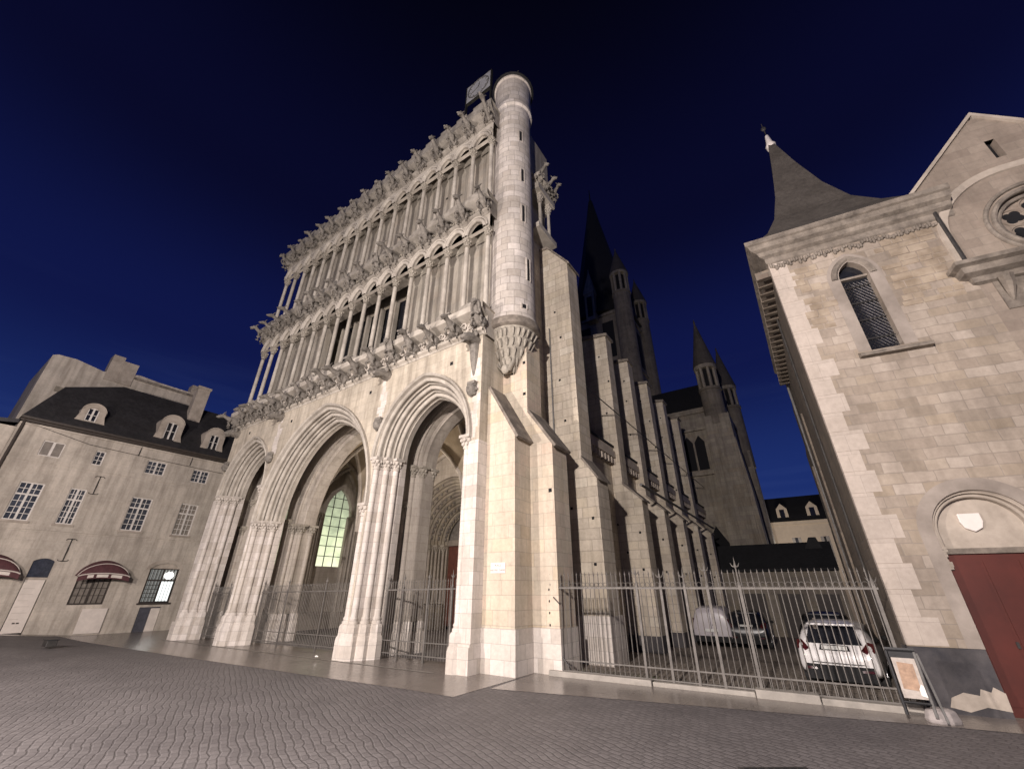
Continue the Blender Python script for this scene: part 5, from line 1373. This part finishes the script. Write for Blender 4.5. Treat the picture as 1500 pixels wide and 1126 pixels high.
# string courses, wall ties, wires, downpipe, eaves
m = MB(); m.mark(); hbox(m, 1.95, 15.5, -.05, .05, 4.70, 4.80); m.mark(); hbox(m, 1.95, 15.5, -.03, .05, 8.12, 8.20); m.mark(); hbox(m, 1.9, 15.5, -.06, .05, 9.98, 10.08); m.pieces('string_course', 'house_render', th)
for z0, z1 in ((6.85, 7.85), (3.25, 4.35)):
    m = MB(); u = 6.08
    m.loft([(HX + .04, u, z0), (HX + .05, u, (z0 + z1) / 2), (HX + .04, u, z1)], [.022, .03, .022], 6)
    for z, s in ((z0, -1), (z1, 1)): m.loft([(HX + .04, u - .22, z - .06 * s), (HX + .04, u - .18, z), (HX + .04, u, z + .02 * s), (HX + .04, u + .18, z), (HX + .04, u + .22, z - .06 * s)], [.018] * 5, 5)
    m.build('wall_tie', 'iron', th)
m = MB(); m.loft([(HX + .05, 2.2, 10.1), (HX + .06, 5.0, 9.55), (HX + .05, 8.0, 9.45), (HX + .05, 12.5, 9.35)], [.014] * 4, 5); m.build('cable', 'iron', th)
for u in (7.35, 10.2): m = MB(); m.loft([(HX + .05, u, 9.45), (HX + .05, u + .02, 10.05)], [.022, .022], 5); m.build('pipe_stub', 'iron', th)
m = MB(); m.loft([(HX + .07, 2.1, 10.25), (HX + .07, 2.1, -.1)], [.065, .065], 8); m.build('downpipe', 'dark_wood', th)
m = MB(); m.sweep([(0, 10.1), (.1, 10.14), (.14, 10.24), (.24, 10.28), (.26, 10.40), (-.1, 10.46)], lambda p: [(HX + p[0], 1.9, p[1]), (HX + p[0], 15.5, p[1])]); m.build('eaves', 'dark_wood', th)
m = MB(); E0 = [(HX + .3, 1.9, 10.38), (-36.0, 3.05, 13.15), (-37.2, 5.8, 14.60)]; E1 = [(HX + .3, 15.8, 10.38), (-36.0, 15.6, 13.15), (-37.2, 15.0, 14.6)]
m.add(E0 + E1 + [(-40.5, 1.9, 10.38), (-39.2, 3.05, 13.15), (-40.5, 15.8, 10.38), (-38.5, 15.0, 14.0)], [(0, 3, 4, 1), (1, 4, 5, 2), (0, 1, 7, 6), (1, 2, 7), (6, 7, 9, 8), (7, 2, 5, 9)])
rf = m.build('roof', 'slate', th)
m = MB(); m.box(-36.7, -36.0, 9.65, 10.45, 12.2, 15.75); m.box(-36.76, -35.94, 9.6, 10.5, 15.75, 15.95); m.build('chimney', 'trim_stone', rf)
def dormer(uc, zb, wid, ht, win, leaves):
    m = MB(); h2 = wid / 2; top = arc_top(uc, h2, zb + ht - h2 * .75, h2 * .75)
    m2 = MB(); u0, u1, v0, v1 = win; tw_ = arc_top((u0 + u1) / 2, (u1 - u0) / 2, v1 - .14, .14); XD = HX - .12
    Pd = lambda u, v, d: (XD - d, u, v)
    n = 20
    us = sorted([uc - h2 + wid * i / n for i in range(n + 1)] + [u0, u1])
    for a, b in zip(us, us[1:]):
        if u0 <= (a + b) / 2 <= u1:
            m.quad(Pd(a, zb, 0), Pd(b, zb, 0), Pd(b, v0, 0), Pd(a, v0, 0)); m.quad(Pd(a, tw_(a), 0), Pd(b, tw_(b), 0), Pd(b, top(b), 0), Pd(a, top(a), 0))
            m.quad(Pd(a, tw_(a), 0), Pd(b, tw_(b), 0), Pd(b, tw_(b), .12), Pd(a, tw_(a), .12))
        else: m.quad(Pd(a, zb, 0), Pd(b, zb, 0), Pd(b, top(b), 0), Pd(a, top(a), 0))
        m.quad(Pd(a, top(a), 0), Pd(b, top(b), 0), Pd(b, top(b), 1.6), Pd(a, top(a), 1.6))
    for u in (uc - h2, uc + h2): m.quad(Pd(u, zb, 0), Pd(u, top(u), 0), Pd(u, top(u), 1.6), Pd(u, zb, 1.6))
    for u in (u0, u1): m.quad(Pd(u, v0, 0), Pd(u, tw_(u), 0), Pd(u, tw_(u), .12), Pd(u, v0, .12))
    # curved shoulders at the foot and the hood mould
    for s in (-1, 1): m.prism([(uc + s * h2, zb), (uc + s * (h2 + .24), zb), (uc + s * (h2 + .1), zb + .22), (uc + s * h2, zb + .6)], lambda p: (XD + .0, p[0], p[1]), lambda p: (XD - .3, p[0], p[1]))
    m.sweep([(0, -.06), (.09, -.06), (.09, .04)], lambda p: [Pd(u, top(u) - .02 + p[0], p[1]) for u in us])
    d_ = m.build('dormer', 'trim_stone', rf)
    casement_d(d_, u0, u1, v0, v1, leaves, .10 + .12)
def casement_d(par, u0, u1, v0, v1, leaves, d):
    f = casement(par, u0 + .01, u1 - .01, v0, v1 + .0, 2, 1, 2, None, 'dark_glass', 'white_paint', d)
dormer(4.55, 10.72, 1.12, 1.28, (4.26, 4.80, 10.92, 11.75), 2)
dormer(8.5, 10.72, 1.32, 1.85, (8.20, 8.85, 10.88, 12.1), 2)
dormer(11.18, 10.68, 1.25, 1.78, (10.88, 11.5, 10.88, 11.98), 2)

# tall gabled building rising behind the old house
gh = thing('gable_building', 'tall bare stone gable with chimney stacks rising behind the slate roof', 'building', (-41, 6, 0))
m = MB(); poly = [(2.05, -.5), (2.1, 16.55), (2.35, 16.7), (3.3, 16.75), (4.9, 16.45), (6.9, 17.0), (8.2, 16.9), (11.0, 16.9), (11.0, -.5)]
m.prism(poly, lambda p: (-40.6, p[0], p[1]), lambda p: (-48, p[0], p[1])); m.build('gable_wall', 'house_render', gh)
m = MB(); m.mark(); m.box(-41.5, -40.55, 5.0, 5.7, 15.9, 18.0); m.mark(); m.box(-41.5, -40.5, 5.7, 6.6, 15.9, 17.7); m.mark(); m.box(-41.4, -40.58, 10.4, 11.1, 16, 17.6)
m.pieces('chimney', 'trim_stone', gh)
m = MB(); m.box(-40.75, -40.5, 6.6, 11.0, 16.55, 16.72); m.build('coping', 'dirty_trim', gh)
m = MB(); m.mark(); m.box(-40.6, -40.58, 3.0, 3.35, 14.1, 14.5); m.mark(); m.box(-40.6, -40.58, 5.5, 5.75, 15.0, 15.25); m.pieces('wall_recess', 'dark_ashlar', gh)
nb = thing('neighbour_house', 'sliver of a plain stone house beyond the dark downpipe at the left edge', 'house', (HX, -2, 0))
m = MB(); holes_wall(m, HP, -14.0, 1.94, -.9, 9.75, [(-1.6, -.5, 5.1, 7.0), (-1.8, -.3, .2, 3.0), (-5.6, -4.5, 5.1, 7.0), (-9.6, -8.5, 5.1, 7.0)], .2); m.build('wall', 'house_render', nb)
m = MB(); m.mark(); hbox(m, -1.6, -.5, .18, .2, 5.1, 7.0); m.mark(); hbox(m, -1.8, -.3, .18, .2, .2, 3.0); m.mark(); hbox(m, -5.6, -4.5, .18, .2, 5.1, 7.0); m.mark(); hbox(m, -9.6, -8.5, .18, .2, 5.1, 7.0); m.pieces('window', 'dark_glass', nb)
m = MB(); m.sweep([(.2, 9.72), (.24, 9.92), (-.4, 10.05), (-3, 9.9), (-8, 9.0)], lambda p: [(HX + p[0], -14, p[1] - .6), (HX + p[0], .2, p[1] - .1), (HX + p[0], 1.9, p[1] + .22)]); m.build('roof', 'slate', nb)

# ------------------------------------------------------------------ yard: cars, shed, house at the end
def lerp(a, b, t): return a + (b - a) * t
def interp(tab, s):
    for (a, va), (b, vb) in zip(tab, tab[1:]):
        if s <= b: return lerp(va, vb, (s - a) / (b - a)) if b > a else vb
    return tab[-1][1]
def car(name, label, paint, loc, rot, W=1.70, L=3.9, Ht=1.50, van=False, group=None, estate=False):
    """hatchback or small van, its tail towards local -y, built at the origin"""
    root = thing(name, label, 'van' if van else 'car', loc, rot, group)
    # side profile: (y, belt height, roof height, half width factor, sill)
    if van: st = [(-L / 2, .88, .90, .90, .34), (-L / 2 + .03, .96, Ht - .26, .965, .28), (-L / 2 + .10, .98, Ht - .06, .985, .24), (-L / 2 + .35, .98, Ht, 1, .22), (.35, .98, Ht, 1, .22), (.85, .98, Ht - .12, 1, .22), (1.45, .96, .98, .985, .22), (L / 2 - .25, .82, .84, .95, .24), (L / 2, .58, .60, .82, .32)]
    else: st = [(-L / 2, .62, .64, .84, .36), (-L / 2 + .05, .84, .88, .93, .30), (-L / 2 + .16, .94, 1.02, .96, .27), (-L / 2 + .42, .96, Ht - .14, .985, .24), (-L / 2 + .72, .96, Ht - .02, 1, .22), (-.15, .94, Ht, 1, .22), (.40, .92, Ht - .09, 1, .22), (1.15, .90, .95, .985, .22), (L / 2 - .25, .76, .79, .93, .24), (L / 2, .5, .52, .78, .32)]
    kz = 1.0 if van else Ht / 1.5
    st = [(y, bh * kz, rh if van or i in (3, 4, 5, 6) else rh * kz, wf, sl * kz) for i, (y, bh, rh, wf, sl) in enumerate(st)]
    rows = []
    for y, bh, rh, wf, sl in st:
        w_ = W / 2 * wf; t = .76 if rh - bh > .2 else .9
        half = [(w_ * .90, sl), (w_ * .99, sl + .13), (w_, (sl + bh) / 2), (w_ * .975, bh - .03), (w_ * lerp(.95, t, .35), lerp(bh, rh, .35)), (w_ * t, rh - .06 * min(1, (rh - bh) * 3)), (w_ * t * .6, rh - .008), (0, rh)]
        rows.append([(x, y, z) for x, z in half] + [(-x, y, z) for x, z in half[-2::-1]])
    n = len(rows[0]); m = MB()
    m.add([p for r_ in rows for p in r_], [(j * n + i, j * n + i + 1, (j + 1) * n + i + 1, (j + 1) * n + i) for j in range(len(rows) - 1) for i in range(n - 1)] + [list(range(n))[::-1], [(len(rows) - 1) * n + i for i in range(n)]] + [(j * n, (j + 1) * n, (j + 1) * n + n - 1, j * n + n - 1) for j in range(len(rows) - 1)])
    body = loc_build(m, 'body', paint, root, smooth=True)
    for p in body.data.polygons: p.use_smooth = True
    sb = body.modifiers.new('subdivision', 'SUBSURF'); sb.levels = sb.render_levels = 1 if van else 2
    yr = -L / 2; rear = [(s[0], s[2]) for s in st]
    def patch(name_, pts, mat, off=.0):
        q = MB(); q.add(pts, [list(range(len(pts)))]); return loc_build(q, name_, mat, root)
    def rp(x, z, off=.012):   # a point on the tail surface at height z
        tb = sorted([(max(s[1], .3) if i == 0 else s[2], s[0]) for i, s in enumerate(st[:5])])
        return (x, interp(tb, z) - off - .012 + .10 * (abs(x) / (W / 2)) ** 3, z)
    def slab(name_, outline, mat, off=.012, par=root):
        """a patch laid on the curved tail"""
        us = outline; zt = max(p[1] for p in us); zb = min(p[1] for p in us); q = MB(); k = 10; vs = []
        for j in range(k + 1):
            z = lerp(zb, zt, j / k); xs = []
            for (xa, za), (xb, zb_) in zip(us, us[1:] + us[:1]):
                if (za - z) * (zb_ - z) <= 0 and abs(za - zb_) > 1e-6: xs.append(lerp(xa, xb, (z - za) / (zb_ - za)))
            x0, x1 = min(xs), max(xs)
            for i in range(9): vs.append(rp(lerp(x0, x1, i / 8), z, off))
        q.add(vs, [(j * 9 + i, j * 9 + i + 1, (j + 1) * 9 + i + 1, (j + 1) * 9 + i) for j in range(k) for i in range(8)])
        return loc_build(q, name_, mat, par, smooth=True)
    h = W / 2
    if van:
        slab('bumper_lower', [(-h * .93, .24), (h * .93, .24), (h * .93, .46), (-h * .93, .46)], 'bumper_black', .03)
        for s in (-1, 1):
            slab('door_seam', [(s * .012, .42), (s * .012, Ht - .12), (s * .004, Ht - .12), (s * .004, .42)], 'bumper_black', .02)
            slab('tail_light', [(s * h * .94, .72), (s * h * .94, 1.12), (s * h * .80, 1.12), (s * h * .80, .72)], 'tail_red', .02)
        slab('plate', [(-.26, .62), (.26, .62), (.26, .73), (-.26, .73)], 'plate_white', .025)
        slab('door_handle', [(.06, .86), (.22, .86), (.22, .90), (.06, .90)], 'bumper_black', .03)
    else:
        Z = lambda pts: [(a, b * kz) for a, b in pts]
        hg = slab('rear_glass', [(-h * .68, .99 * kz), (h * .68, .99 * kz), (h * .55, Ht - .12), (-h * .55, Ht - .12)], 'dark_glass', .018)
        slab('hatch_shadow_line', Z([(-h * .62, .585), (h * .62, .585), (h * .62, .60), (-h * .62, .60)]), 'bumper_black', .016)
        for s in (-1, 1): slab('tail_light', Z([(s * h * .93, .86), (s * h * .93, 1.04), (s * h * .80, 1.06), (s * h * .62, .88), (s * h * .78, .78)]), 'tail_red', .02)
        slab('plate_recess', Z([(-.30, .86), (.30, .86), (.27, .97), (-.27, .97)]), 'bumper_black', .016)
        slab('plate', Z([(-.25, .875), (.25, .875), (.25, .955), (-.25, .955)]), 'plate_white', .024)
        slab('bumper_lower', Z([(-h * .86, .24), (h * .86, .24), (h * .80, .55), (-h * .80, .55)]), 'bumper_black', .03)
        for s in (-1, 1): slab('reflector', Z([(s * .42, .44), (s * .64, .44), (s * .62, .49), (s * .42, .49)]), 'tail_red', .045)
        q = MB(); q.sweep([(.0, Ht - .06), (-.17, Ht - .075), (-.18, Ht - .115), (.0, Ht - .12)], lambda p: [(x, -L / 2 + .62 + p[0] + .12 * (abs(x) / h) ** 2, p[1]) for x in lin(-h * .60, h * .60, 10)]); loc_build(q, 'roof_spoiler', paint, root, smooth=True)
        q = MB(); q.loft([(0, -L / 2 + .43, 1.04), (-.2, -L / 2 + .46, 1.12)], [.012, .006], 4); loc_build(q, 'wiper', 'bumper_black', root)
        q = MB(); q.lathe(-.3, 0, [(.055, 0), (.055, .004)], 12); q.xf(Matrix.Translation((0, rp(0, 1.25, .03)[1], 1.25)) @ Matrix.Rotation(PI / 2 - .5, 4, 'X')); loc_build(q, 'sticker', 'curtain_glass', root)
    for s in (-1, 1):
        # side glass, mirrors, wheels
        q = MB(); ys = [-L / 2 + .62, -.55, -.5, .35, .42, 1.0] if not van else [.45, .6, .9, 1.2]
        for a, b in zip(ys[::2], ys[1::2]):
            def sg(y, f):
                bh = interp([(t[0], t[1]) for t in st], y); rh = interp([(t[0], t[2]) for t in st], y); w_ = W / 2 * interp([(t[0], t[3]) for t in st], y)
                return (s * (w_ * lerp(.955, .80, f) + .012), y, lerp(bh + .03, rh - .08, f))
            q.add([sg(a, 0), sg(b, 0), sg(b, 1), sg(a, 1)], [(0, 1, 2, 3)])
        loc_build(q, 'side_glass', 'dark_glass', root)
        q = MB(); q.blob((s * (h + .08), .78, .93), (.075, .05, .06), 8, 6); q.loft([(s * h * .95, .8, .93), (s * (h + .08), .79, .95)], [.03, .025], 6); loc_build(q, 'mirror', 'bumper_black', root, smooth=True)
        for y in (-L / 2 + .72, L / 2 - .78):
            R_ = .30; q = MB(); q.lathe(0, 0, [(R_ * .62, -.09), (R_ * .95, -.095), (R_, -.06), (R_, .06), (R_ * .95, .095), (R_ * .62, .09)], 24)
            q.xf(Matrix.Translation((s * (h - .10), y, R_)) @ Matrix.Rotation(PI / 2, 4, 'Y')); wh = loc_build(q, 'wheel', 'tyre', root, smooth=True)
            q = MB(); q.lathe(0, 0, [(.03, .0), (.19, .02), (.19, -.02), (.03, -.03)], 16)
            q.xf(Matrix.Translation((s * (h - .02), y, R_)) @ Matrix.Rotation(PI / 2, 4, 'Y')); rm_ = q.build('rim', 'rim', None); rm_.location -= wh.location; rm_.parent = wh
    return root
car('parked_car', 'white hatchback parked with its tail to the railing', 'car_white', (0.0, 15.45, gz(0, 15.2) - .03), math.radians(-6), 1.62, 3.65, 1.40, group='cars parked in the yard')
car('parked_van', 'small greyish white van parked beyond the railing', 'van_white', (-4.72, 24.2, gz(-4.7, 23.0)), math.radians(4), 1.58, 3.9, 1.62, True)
car('parked_car', 'black car parked close beside the white van', 'car_black', (-3.35, 24.6, gz(-3.3, 23.5)), math.radians(3), 1.65, 3.9, 1.46, group='cars parked in the yard')
car('parked_car', 'black car parked in the shade ahead of the white hatchback', 'car_black', (-.25, 22.6, gz(-.2, 21.5)), math.radians(-3), 1.68, 3.9, 1.5, group='cars parked in the yard')
sh = thing('shed', 'long low shed with a black roof closing the yard', 'shed', (-2.4, 34, -.8))
m = MB(); m.box(-5.6, .95, 33.6, 36.0, -1.0, 3.05); m.build('wall', 'dark_ashlar', sh)
m = MB(); m.prism([(33.3, 3.0), (33.3, 3.12), (34.8, 4.75), (36.2, 3.2)], lambda p: (-5.75, p[0], p[1]), lambda p: (.98, p[0], p[1])); m.build('roof', 'dark_slate', sh)
m = MB(); m.mark(); m.box(-4.9, -3.3, 33.55, 33.62, -1.0, 1.7); m.mark(); m.box(-2.6, -1.2, 33.55, 33.62, -1.0, 1.7); m.mark(); m.box(-.6, .6, 33.55, 33.62, -1.0, 1.7); m.pieces('garage_door', 'dark_wood', sh)
m = MB(); m.prism([(-.6, 4.0), (.6, 4.0), (.3, 5.0), (-.1, 5.0)], lambda p: (p[0], 34.4, p[1]), lambda p: (p[0], 35.2, p[1])); m.build('roof_vent', 'dark_slate', sh)
fh = thing('distant_house', 'distant cream house with a black roof and two pale dormers', 'house', (-.9, 60, -1.5))
w = MB(); Pf = lambda u, v, d: (u, 60 + d, v)
wins = [(-1.75, -.85, 4.6, 7.3), (1.0, 1.8, 4.6, 7.3), (-4.4, -3.5, 4.6, 7.3)]
holes_wall(w, Pf, -9, 6, -2, 9.2, wins, .25); w.box(-9, 6, 59.8, 60.1, 8.75, 9.1); w.build('wall', 'far_render', fh)
for a, b, c, d in wins:
    m = MB(); m.box(a, b, 60.2, 60.25, c, d); wn_ = m.build('window', 'dark_glass', fh)
    m = MB(); m.box(a, a + .3, 59.95, 60.0, c, d); m.mark(); m.box(b - .3, b, 59.95, 60.0, c, d); m.build('shutter', 'curtain_glass', wn_)
m = MB(); m.prism([(59.6, 9.1), (62.0, 12.2), (68, 12.4), (70, 9.0)], lambda p: (-9.3, p[0], p[1]), lambda p: (6.3, p[0], p[1])); rf = m.build('roof', 'dark_slate', fh)
for u in (-2.0, 1.0, 4.0):
    m = MB(); m.prism([(u - .6, 9.3), (u + .6, 9.3), (u + .55, 10.6), (u, 11.2), (u - .55, 10.6)], lambda p: (p[0], 60.0, p[1]), lambda p: (p[0], 62.0, p[1])); d_ = m.build('dormer', 'far_render', rf)
    m = MB(); m.box(u - .25, u + .25, 59.96, 60.0, 9.5, 10.5); m.build('window', 'dark_glass', d_)
